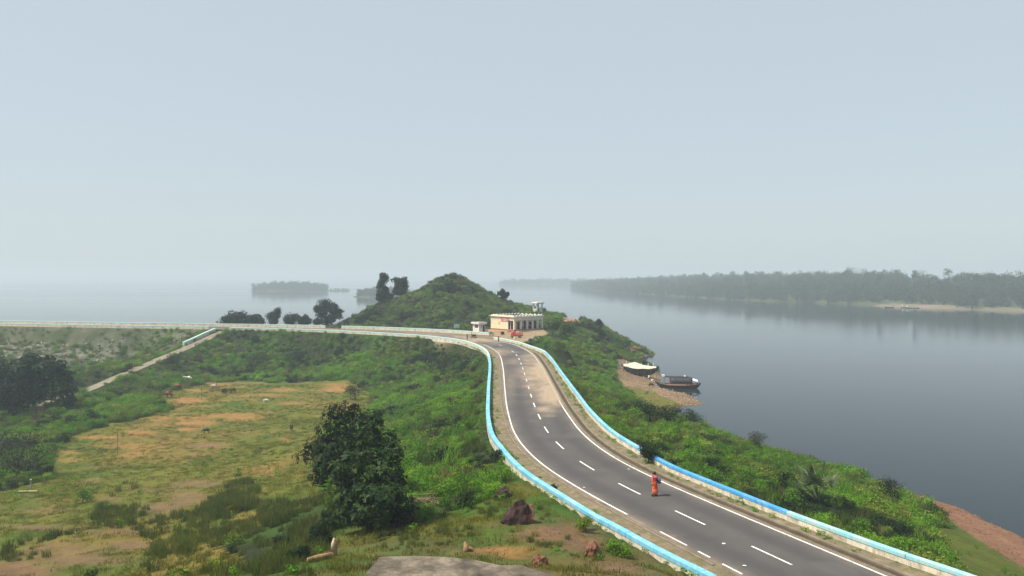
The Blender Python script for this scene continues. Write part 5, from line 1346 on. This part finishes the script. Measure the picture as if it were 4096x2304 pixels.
# ------------------------------------------------------------------ boats
def hull(L, B, D, mat, parent, bow=.55, stern=.35, name='hull', rk=.22):
    mb = MB(); rings = []; sheer = []
    for t in np.linspace(0, 1, 21):
        b = B / 2 * max(.03, (math.sin(math.pi * min(1, max(0, .03 + .94 * t))) ** .55))
        zs = D + bow * max(0, (.35 - t) / .35) ** 2 + stern * max(0, (t - .7) / .3) ** 2
        zk = (bow + D * .82) * max(0, (rk - t) / rk) ** 2 + (stern + D * .75) * max(0, (t - 1 + rk * .75) / (rk * .75)) ** 2
        zk = min(zk, zs - .12); xx = (t - .5) * L; r = []
        for a in np.linspace(-1, 1, 13):
            w = math.copysign(abs(a) ** .75, a); r.append((xx, b * w, zk + (zs - zk) * abs(a) ** 2.6))
        r += [(xx, b * .86, zs - .01), (xx, b * .84, max(zk + .05, zs - .16)), (xx, -b * .84, max(zk + .05, zs - .16)), (xx, -b * .86, zs - .01)]
        rings.append(r); sheer.append((xx, b, zs))
    mb.loft(rings).build(name, mat, parent, True)
    return sheer
# boat on the beach, under a tarpaulin
x, y, z = on_ground(2560, 1502)
b1 = thing('beached_boat', 'black wooden boat propped on the beach under a cream tarpaulin', 'boat', (x, y, z + .05), -.18)
HULLB = paint('tarred_hull', (.022, .018, .018), (.05, .035, .03), 1.5, .6, .4, .3)
sh = hull(8.8, 2.6, 1.75, HULLB, b1, .8, .45, rk=.36)
for s_ in (-1, 1): MB().tube([(a, b2 * s_, c_ + .02) for a, b2, c_ in sh], .05, 5).build('gunwale', DARKST, b1)
TARP = paint('cream_tarpaulin', (.66, .64, .42), (.58, .58, .44), .9, .6, .3, .3)
mb = MB(); rings = []
for i, t in enumerate(np.linspace(.06, .93, 15)):
    xx = (t - .5) * 8.8; k = int(t * 20); bb = sh[k][1] + .12; zs = sh[k][2]
    rid = zs + .16 + 1.15 * math.exp(-((t - .36) / .2) ** 2) + .35 * math.exp(-((t - .7) / .15) ** 2)
    sag = .06 + .06 * math.sin(i * 1.3)
    rings.append([(xx, -bb, zs - sag), (xx, -bb * .97, zs + .04), (xx, -bb * .5, (zs + rid) / 2 + .1), (xx, 0, rid), (xx, bb * .5, (zs + rid) / 2 + .1), (xx, bb * .97, zs + .04), (xx, bb, zs - sag)])
mb.loft(rings, False, False).build('tarpaulin', TARP, b1, True)
for xx, yy in ((-3.2, -.3), (-1.0, .4), (.3, .3), (3.1, -.2), (1.9, .5)):
    k = int((xx / 8.8 + .5) * 20); MB().cyl((xx, yy, sh[k][2] + .5), .07, 1.3, 8).build('tarpaulin_post', WHSH, b1)
for xx in (-2.2, -.6, 1.0, 2.4): MB().tube([(xx, -1.7, -.25), (xx, -1.15, 1.5)], .03, 5).build('prop', WOOD, b1)
MB().tube([(-4.55, -1.7, -.2), (-3.9, -.8, 2.25)], .11, 6).build('prop', ORWOOD, b1); MB().tube([(3.9, -1.2, -.3), (3.6, -.7, 1.5)], .06, 6).build('prop', WOOD, b1)
MB().box((-4.6, 0, 2.5), (1.6, .5, .08), ry=.08).build('prow_plank', paint('teal_paint', (.05, .22, .28), (.04, .17, .22), 2, .6, .3, .1), b1)
for s_ in (0, 1):
    for k in range(5): MB().box((-3.55 + k * .26 + s_ * 4.9, -1.02 - .12 * s_, 2.2 - .35 * s_ + .06 * (4 - k) * (1 - s_)), (.17, .03, .14 + .05 * (k % 2))).build('name_letter', WHSH, b1)
# covered boat afloat
x, y, _ = P(2711, 1552, WZ)
b2_ = thing('covered_boat', 'black covered passenger boat with orange gunwale moored at the spit', 'boat', (x, y, WZ - .35), -.14)
sh = hull(9.9, 2.3, 1.15, HULLB, b2_, .75, .45)
for s_ in (-1, 1):
    MB().tube([(a, b * s_, c_ - .04) for a, b, c_ in sh[2:19]], .085, 5).build('gunwale', ORWOOD, b2_); MB().tube([(a, b * s_, c_ + .10) for a, b, c_ in sh[5:18]], .04, 5).build('rail', paint('grey_paint', (.42, .40, .38), (.35, .33, .31), 2, .6, .3, .1), b2_)
mb = MB(); rings = []
for xx in np.linspace(-1.6, 3.1, 9): rings.append([(xx, 1.02 * math.cos(t), 1.42 + 1.35 * math.sin(t) ** .8) for t in np.linspace(.02, math.pi - .02, 13)])
can = mb.loft(rings, False, False); 
can.add([(3.1, 1.02 * math.cos(t), 1.42 + 1.35 * math.sin(t) ** .8) for t in np.linspace(.02, math.pi - .02, 13)], [tuple(range(13))]); co = can.build('canopy', BLACK, b2_, True)
sol = co.modifiers.new('thick', 'SOLIDIFY'); sol.thickness = .04
mb = MB(); mb.box((-.1, .35, 2.86), (5.0, 1.3, .07)); mb.build('roof_deck', BLACK, b2_)
for xx in (-2.9, -1.7):
    for s_ in (-.85, .85): MB().tube([(xx, s_, 1.1), (xx, s_, 2.75)], .055, 6).build('canopy_post', ORWOOD, b2_)
MB().box((-2.6, 0, 2.8), (1.9, 1.7, .06)).build('front_roof', BLACK, b2_)
MB().box((-3.15, -.1, 3.05), (.62, .6, .42)).build('white_box', WHSH, b2_); MB().tube([(-2.75, .3, 2.8), (-2.72, .3, 3.8)], .03, 5).build('mast', BLACK, b2_); MB().tube([(-3.4, .3, 2.8), (-3.42, .3, 3.5)], .03, 5).build('mast', BLACK, b2_)
mb = MB(); rings = []
for k, xx in enumerate(np.linspace(3.15, 4.5, 7)):
    zz = 2.45 - .25 * k * .25 - (.9 if k == 6 else 0) * .6; rings.append([(xx, .9 * math.cos(t), zz - .35 + .45 * math.sin(t) + .05 * math.sin(k * 2 + t * 3)) for t in np.linspace(0, math.pi, 11)])
aw = mb.loft(rings, False, False).build('awning', WHSH, b2_, True); s2_ = aw.modifiers.new('thick', 'SOLIDIFY'); s2_.thickness = .03
for s_ in (-.8, .8): MB().tube([(4.3, s_, 1.2), (4.35, s_, 2.1)], .05, 6).build('awning_post', STEEL, b2_)
mb = MB(); mb.tube([(1.9, -.3, 2.88), (1.9, -.3, 3.3), (2.6, -.3, 3.3), (2.6, -.3, 2.88)], .03, 5); mb.build('roof_frame', STEEL, b2_); MB().box((1.5, -.2, 3.05), (.4, .4, .32)).build('roof_box', WHSH, b2_)
for k in range(7): MB().box((-.9 + k * .58, -.95, 1.3), (.35, .3, .34)).build('seat', paint('maroon_seat', (.16, .05, .045), (.12, .04, .04), 2, .7, .3, .1), b2_)
# far boats
def far_boat(u, v, L, label, mat, cover=None):
    x, y, _ = P(u, v, WZ); r = thing('far_boat', label, 'boat', (x, y, WZ - .25), .1, 'boats on the far shore')
    s_ = hull(L, L * .24, .9, mat, r, .6, .5); MB().tube([(a, -b, c_) for a, b, c_ in s_], .09, 5).build('gunwale', WHSH if cover else STEEL, r)
    if cover:
        mb = MB(); mb.box((cover[0], 0, 1.9), (cover[1], 1.8, 1.2)); mb.build('cabin', cover[2], r, False, .1); MB().box((cover[0], 0, 2.55), (cover[1] + .5, 2.1, .12)).build('cabin_roof', cover[2], r)
    return r
YCOV = paint('yellow_cover', (.78, .70, .40), (.70, .62, .36), 1, .7, .3, .1)
GHUL = paint('blue_grey_hull', (.14, .16, .20), (.10, .12, .15), 1, .7, .3, .1)
far_boat(3557, 1231, 8.0, 'low dark open boat, leftmost on the far shore', HULLB)
far_boat(3620, 1231, 7.5, 'pale grey boat with small cream roof on far shore', GHUL, (-1.5, 1.6, YCOV))
far_boat(3650, 1233, 12.0, 'far shore boat with a long bright yellow cabin', GHUL, (-2.2, 4.8, YCOV))

# ------------------------------------------------------------------ animals
def beast(u, v, heading, sc, mat, label, cat='cow', graze=True, horns=True, lie=False, at=None):
    x, y, z = at or on_ground(u, v)
    r = thing(cat, label, cat, (x, y, z), heading, None, sc)
    hz_ = .42 if graze else 1.35
    J = {'belly': ((0, 0, .94), (.42, .40)), 'rump': ((-.55, 0, 1.04), (.36, .32)), 'loin': ((-.3, 0, 1.0), (.39, .37)), 'chest': ((.42, 0, .96), (.40, .34)), 'withers': ((.56, 0, 1.12), (.28, .24)), 'neck': ((.82, 0, .95 if graze else 1.2), (.22, .17)), 'poll': ((1.02, 0, .72 if graze else 1.36), (.12, .11)), 'face': ((1.12, 0, .48 if graze else 1.28), (.085, .08)), 'muzzle': ((1.17, 0, .30 if graze else 1.16), (.065, .065)),
         'tail': ((-.80, 0, 1.0), .035), 'tailb': ((-.88, 0, .6), .022), 'tuft': ((-.89, 0, .38), .035), 'earl': ((.98, .16, .74 if graze else 1.36), .03), 'earr': ((.98, -.16, .74 if graze else 1.36), .03), 'ear2l': ((.98, .26, .70 if graze else 1.33), .02), 'ear2r': ((.98, -.26, .70 if graze else 1.33), .02)}
    E = [('belly', 'chest'), ('belly', 'loin'), ('loin', 'rump'), ('chest', 'withers'), ('withers', 'neck'), ('neck', 'poll'), ('poll', 'face'), ('face', 'muzzle'), ('rump', 'tail'), ('tail', 'tailb'), ('tailb', 'tuft'), ('poll', 'earl'), ('poll', 'earr'), ('earl', 'ear2l'), ('earr', 'ear2r')]
    for s_, k in ((1, 'l'), (-1, 'r')):
        o_ = .06 * s_
        J['fs' + k] = ((.46, .17 * s_, .74), .14); J['fk' + k] = ((.48 + o_, .14 * s_, .42), .075); J['ff' + k] = ((.46 + o_, .14 * s_, .12), .042); J['fh' + k] = ((.49 + o_, .14 * s_, .02), .05)
        J['hs' + k] = ((-.50, .17 * s_, .76), .19); J['hk' + k] = ((-.42 - o_, .17 * s_, .58), .12); J['hc' + k] = ((-.60 - o_, .14 * s_, .38), .052); J['hf' + k] = ((-.56 - o_, .14 * s_, .12), .042); J['hh' + k] = ((-.53 - o_, .14 * s_, .02), .05)
        E += [('chest', 'fs' + k), ('fs' + k, 'fk' + k), ('fk' + k, 'ff' + k), ('ff' + k, 'fh' + k), ('rump', 'hs' + k), ('hs' + k, 'hk' + k), ('hk' + k, 'hc' + k), ('hc' + k, 'hf' + k), ('hf' + k, 'hh' + k)]
    skin_body('body', J, E, mat, r, 1)
    if horns:
        for s_ in (1, -1): MB().tube([(1.0, .08 * s_, .84 if graze else 1.46), (.98, .17 * s_, .93 if graze else 1.55), (1.03, .19 * s_, 1.02 if graze else 1.66)], [.03, .024, .008], 6).build('horn', STEEL, r, True)
    return r
CBR = paint('red_brown_hide', (.20, .065, .035), (.14, .045, .025), 2.5, .8, .2, .2); CTAN = paint('tan_hide', (.42, .30, .20), (.30, .20, .13), 1.8, .8, .2, .2, dirt=(.52, .42, .32)); CWH = paint('white_hide', (.80, .78, .70), (.70, .68, .60), 2, .8, .2, .1); CDK = paint('dark_brown_hide', (.10, .06, .03), (.06, .035, .02), 2, .8, .2, .2); CBK = paint('black_hide', (.02, .017, .016), (.035, .03, .028), 3, .7, .3, .2)
beast(713, 1562, math.pi + .25, 1.0, CBR, 'red brown cow grazing at the scrub edge, higher of the two')
beast(676, 1592, math.pi - .2, 1.0, CBR, 'red brown cow grazing lower left on the far meadow')
beast(858, 1562, math.pi + .1, 1.0, CTAN, 'pale tan cow grazing with lowered head on the far meadow')
beast(931, 1573, math.pi + .3, .85, CDK, 'dark brown calf grazing beside the low round bush', horns=False)
beast(753, 1528, math.pi + .5, .95, CWH, 'white cow standing in the scrub above the red cows', graze=False)
beast(825, 1735, math.pi + .2, .62, CBK, 'black goat grazing on the middle of the meadow', 'goat')
beast(1165, 1722, math.pi / 2 + .4, .62, CBK, 'black goat near the fine-leaved tree on the right of meadow', 'goat')
beast(1063, 1611, .2, .55, CWH, 'small white goat on the orange earth of the far meadow', 'goat', True)
x, y, z = on_ground(2604, 1549)
beast(0, 0, .3, .7, CDK, 'dark brown goat grazing on the grass of the lake spit', 'goat', at=(x, y, z))

# ------------------------------------------------------------------ near foreground things
def prism(poly, z0, z1, name, mat, parent=None, bevel=.03):
    n = len(poly); mb = MB(); mb.add([(a, b, z0) for a, b in poly] + [(a, b, z1) for a, b in poly], [tuple(range(n - 1, -1, -1)), tuple(range(n, 2 * n))] + [(k, (k + 1) % n, n + (k + 1) % n, n + k) for k in range(n)])
    return mb.build(name, mat, parent, False, bevel)
def ccw(p):
    a = sum(p[i][0] * p[(i + 1) % len(p)][1] - p[(i + 1) % len(p)][0] * p[i][1] for i in range(len(p))); return p if a > 0 else p[::-1]
m, nt = mat_new('weathered_slab'); N = NT(nt); p = N.pos()
c = N.ramp(N.noise(.9, 6, .7, p), [(.34, (.05, .042, .032)), (.49, (.12, .098, .072)), (.66, (.25, .205, .15))])
c = N.mix(1.0, c, N.ramp(N.noise(22, 4, .7, p), [(.3, .75), (.7, 1.2)]), 'MULTIPLY'); c = N.mix(N.ramp(N.noise(2.4, 5, .7, p), [(.6, 0.), (.72, .7)]), c, (.06, .055, .045))
N.out(c, .92, .2, N.bump(N.noise(9, 6, .7, p), .8, .03)); SLAB = m
zs = 3.62
pl_ = [P(1518, 2226, zs)[:2], P(1650, 2221, zs)[:2], P(1800, 2227, zs)[:2], P(1900, 2238, zs)[:2], P(2010, 2260, zs)[:2], (1.9, 24.0), (.8, 21.5), (-4.5, 21.5), P(1452, 2304, zs)[:2]]
sl1 = prism(ccw(pl_), zs - .9, zs, 'concrete_slab', SLAB, None, .05); tag(sl1, 'weathered grey concrete slab at the bottom centre, lighter left one', 'slab')
zs2 = 3.52
pl_ = [P(1960, 2262, zs2)[:2], P(2080, 2257, zs2)[:2], P(2140, 2277, zs2)[:2], P(2260, 2310, zs2)[:2], (3.4, 22), (1.98, 22)]
sl2 = prism(ccw(pl_), zs2 - .8, zs2, 'concrete_slab', SLAB, None, .05); tag(sl2, 'browner concrete slab right of the lighter one at bottom edge', 'slab')
def boulder(u, v, r, h, mat, label, seed, depth=None, rz=0.0, flat=None):
    b = base_at(u, v); k = b[1] / F / 4
    o = obj('boulder', rock_mesh('boulder', mat, seed, 3, .35), None, None, (b[0], b[1], b[2] + h * k * .25)); o.scale = (r * k, r * k * .8, h * k); o.rotation_euler = (.15, .1, rz)
    return tag(o, label, 'rock')
boulder(2065, 2090, 58, 80, DARKST, 'large dark purple rock on the bank left of near parapet', 11, rz=.4)
boulder(2010, 1990, 40, 34, DARKST, 'dark rock behind the large one, partly under scrub', 12, rz=1.2)
boulder(2110, 2085, 36, 56, REDST, 'red brown rock leaning against the large dark rock', 13, rz=2.0)
boulder(2372, 2225, 38, 52, REDST, 'red brown boulder with pale top below the near parapet', 14, rz=.8)
boulder(2160, 2262, 36, 34, REDST, 'low reddish rock at the corner of the browner slab', 15, rz=.3)
boulder(2095, 1905, 26, 22, REDST, 'small reddish rubble rock against the near parapet bend', 16, rz=.3)
for i, (u, v, r) in enumerate(((2540, 1402, 20), (2520, 1412, 22), (2560, 1400, 13), (2505, 1424, 16), (2545, 1425, 8))):
    boulder(u, v, r, r * .7, REDST, ['largest rock at the tip of the rocky point', 'rock at the neck of the rocky point', 'outermost rock in the water off the point', 'rock on the shore side of the point', 'small rock in the water below the point'][i], 20 + i)
# broken white stub and log
x, y, z = on_ground(1336, 2225)
PEEL = paint('peeled_wood', (.72, .58, .40), (.48, .33, .20), 5, .85, .2, .5); LOGM = paint('weathered_log', (.36, .22, .12), (.22, .13, .08), 4, .9, .2, .7)
st_ = thing('broken_stub', 'pale broken stub of trunk standing in the left foreground grass', 'stump', (x, y, z - .1))
MB().tube([(0, 0, -.1), (.02, 0, .35), (.05, .02, .75), (.02, .03, .98)], [.16, .14, .13, .05], 9).build('trunk', LOGM, st_, True); MB().tube([(-.05, -.05, .4), (-.02, -.06, .75), (0, -.03, 1.02)], [.10, .10, .03], 8).build('split_wood', PEEL, st_, True)
lg = thing('fallen_log', 'short fallen log lying at the foot of the pale stub', 'log', (x - .55, y - .75, hz(x - .55, y - .75) + .1), .45)
MB().tube([(-.55, 0, .02), (0, .04, .05), (.6, 0, .1)], [.11, .14, .13], 9).build('trunk', LOGM, lg, True); MB().cyl((-.56, 0, .02), .1, .03, 9, 'X').build('cut_end', PEEL, lg)
x, y, z = on_ground(1865, 2205)
sp = thing('broken_stump', 'small dark forked stump on the bare ochre earth above the slab', 'stump', (x, y, z - .05))
MB().tube([(0, 0, -.1), (0, 0, .25), (-.08, 0, .5)], [.2, .14, .04], 8).build('trunk', LOGM, sp, True); MB().tube([(.02, 0, .1), (.2, 0, .2), (.38, -.05, .02)], [.12, .09, .03], 7).build('root', LOGM, sp, True)
# dry brushwood beside the shadow of the glossy tree
x, y, z = on_ground(1690, 2030)
br_ = thing('brushwood_pile', 'heap of pale dry brushwood beside the dark tree shadow', 'brushwood', (x, y, z))
DRYW = paint('dry_twig', (.40, .29, .19), (.26, .18, .12), 5, .9, .1, .3)
for k in range(46):
    rg = np.random.default_rng(2000 + k); a = rg.normal() * .5 + .4; L_ = .7 + .9 * rg.random(); c_ = Vector((rg.normal() * .5, rg.normal() * .4, .12 + .55 * rg.random()))
    d_ = Vector((math.cos(a), math.sin(a), rg.normal() * .22)) * L_ / 2; MB().tube([c_ - d_, c_ + Vector((0, 0, .05)), c_ + d_], [.022, .018, .008], 4).build('twig', DRYW, br_)
# plank with a post under the grey tree
x, y, z = on_ground(110, 1970)
pk = thing('yellow_plank', 'yellow plank on the grass below the grey tree, left edge', 'plank', (x, y, z + .12), .06)
MB().box((0, 0, 0), (2.0, .3, .08)).build('board', paint('pale_plank', (.42, .37, .16), (.34, .29, .13), 3, .8, .2, .2), pk); MB().box((-.8, 0, -.14), (.12, .25, .22)).build('support', WOOD, pk); MB().box((.8, 0, -.14), (.12, .25, .22)).build('support', WOOD, pk)
ps = thing('wooden_post', 'short grey post standing behind the yellow plank', 'post', (x + .05, y + .5, hz(x, y + .5))); MB().tube([(0, 0, -.2), (0, 0, 1.25)], [.07, .06], 7).build('shaft', GREYC, ps); MB().cyl((0, 0, 1.28), .075, .06, 7).build('cap', WB, ps)
for u, v, h_, lab in ((806, 1601, 3.6, 'thin dark pole on the far meadow between the cows'), (470, 1818, 3.4, 'thin pole standing on the left middle meadow')):
    x, y, z = on_ground(u, v); po = thing('thin_pole', lab, 'pole', (x, y, z)); MB().tube([(0, 0, -.2), (.02, 0, h_ * .5), (-.06, 0, h_)], [.045, .04, .03], 6).build('shaft', WOOD, po); MB().tube([(-.06, 0, h_ - .05), (-.06, 0, h_ + .05)], .045, 6).build('cap', WOOD, po)
# litter on the road
for i, (u, v) in enumerate(((2336, 1951), (2895, 2176), (2978, 2265), (2515, 1878))):
    x, y, z = P(u, v, .0); o = obj('litter', rock_mesh('litter', WHSH, 60 + i, 1), None, None, (x, y, .03)); o.scale = (.11, .08, .03); tag(o, ['white scrap on the left lane level with the sari wearer', 'white scrap between the two nearest lane dashes', 'white scrap at the near edge of the road, bottom', 'small pale scrap on the drain beside the lake shoulder'][i], 'litter')

# ------------------------------------------------------------------ haze
m, nt = mat_new('haze_air')
v = nt.nodes.new('ShaderNodeVolumePrincipled'); o = nt.nodes.new('ShaderNodeOutputMaterial')
v.inputs['Density'].default_value = 0.00056
v.inputs['Density Attribute'].default_value = ''
v.inputs['Color'].default_value = (0.81, 0.93, 1.0, 1)
v.inputs['Anisotropy'].default_value = 0.1
nt.links.new(v.outputs[0], o.inputs['Volume'])
HZ0, HZ1 = -16.0, 48.0
hb = MB().box((0, 3400, (HZ0 + HZ1) / 2), (10200, 7400, HZ1 - HZ0)).build('haze', m)
tag(hb, kind='stuff')
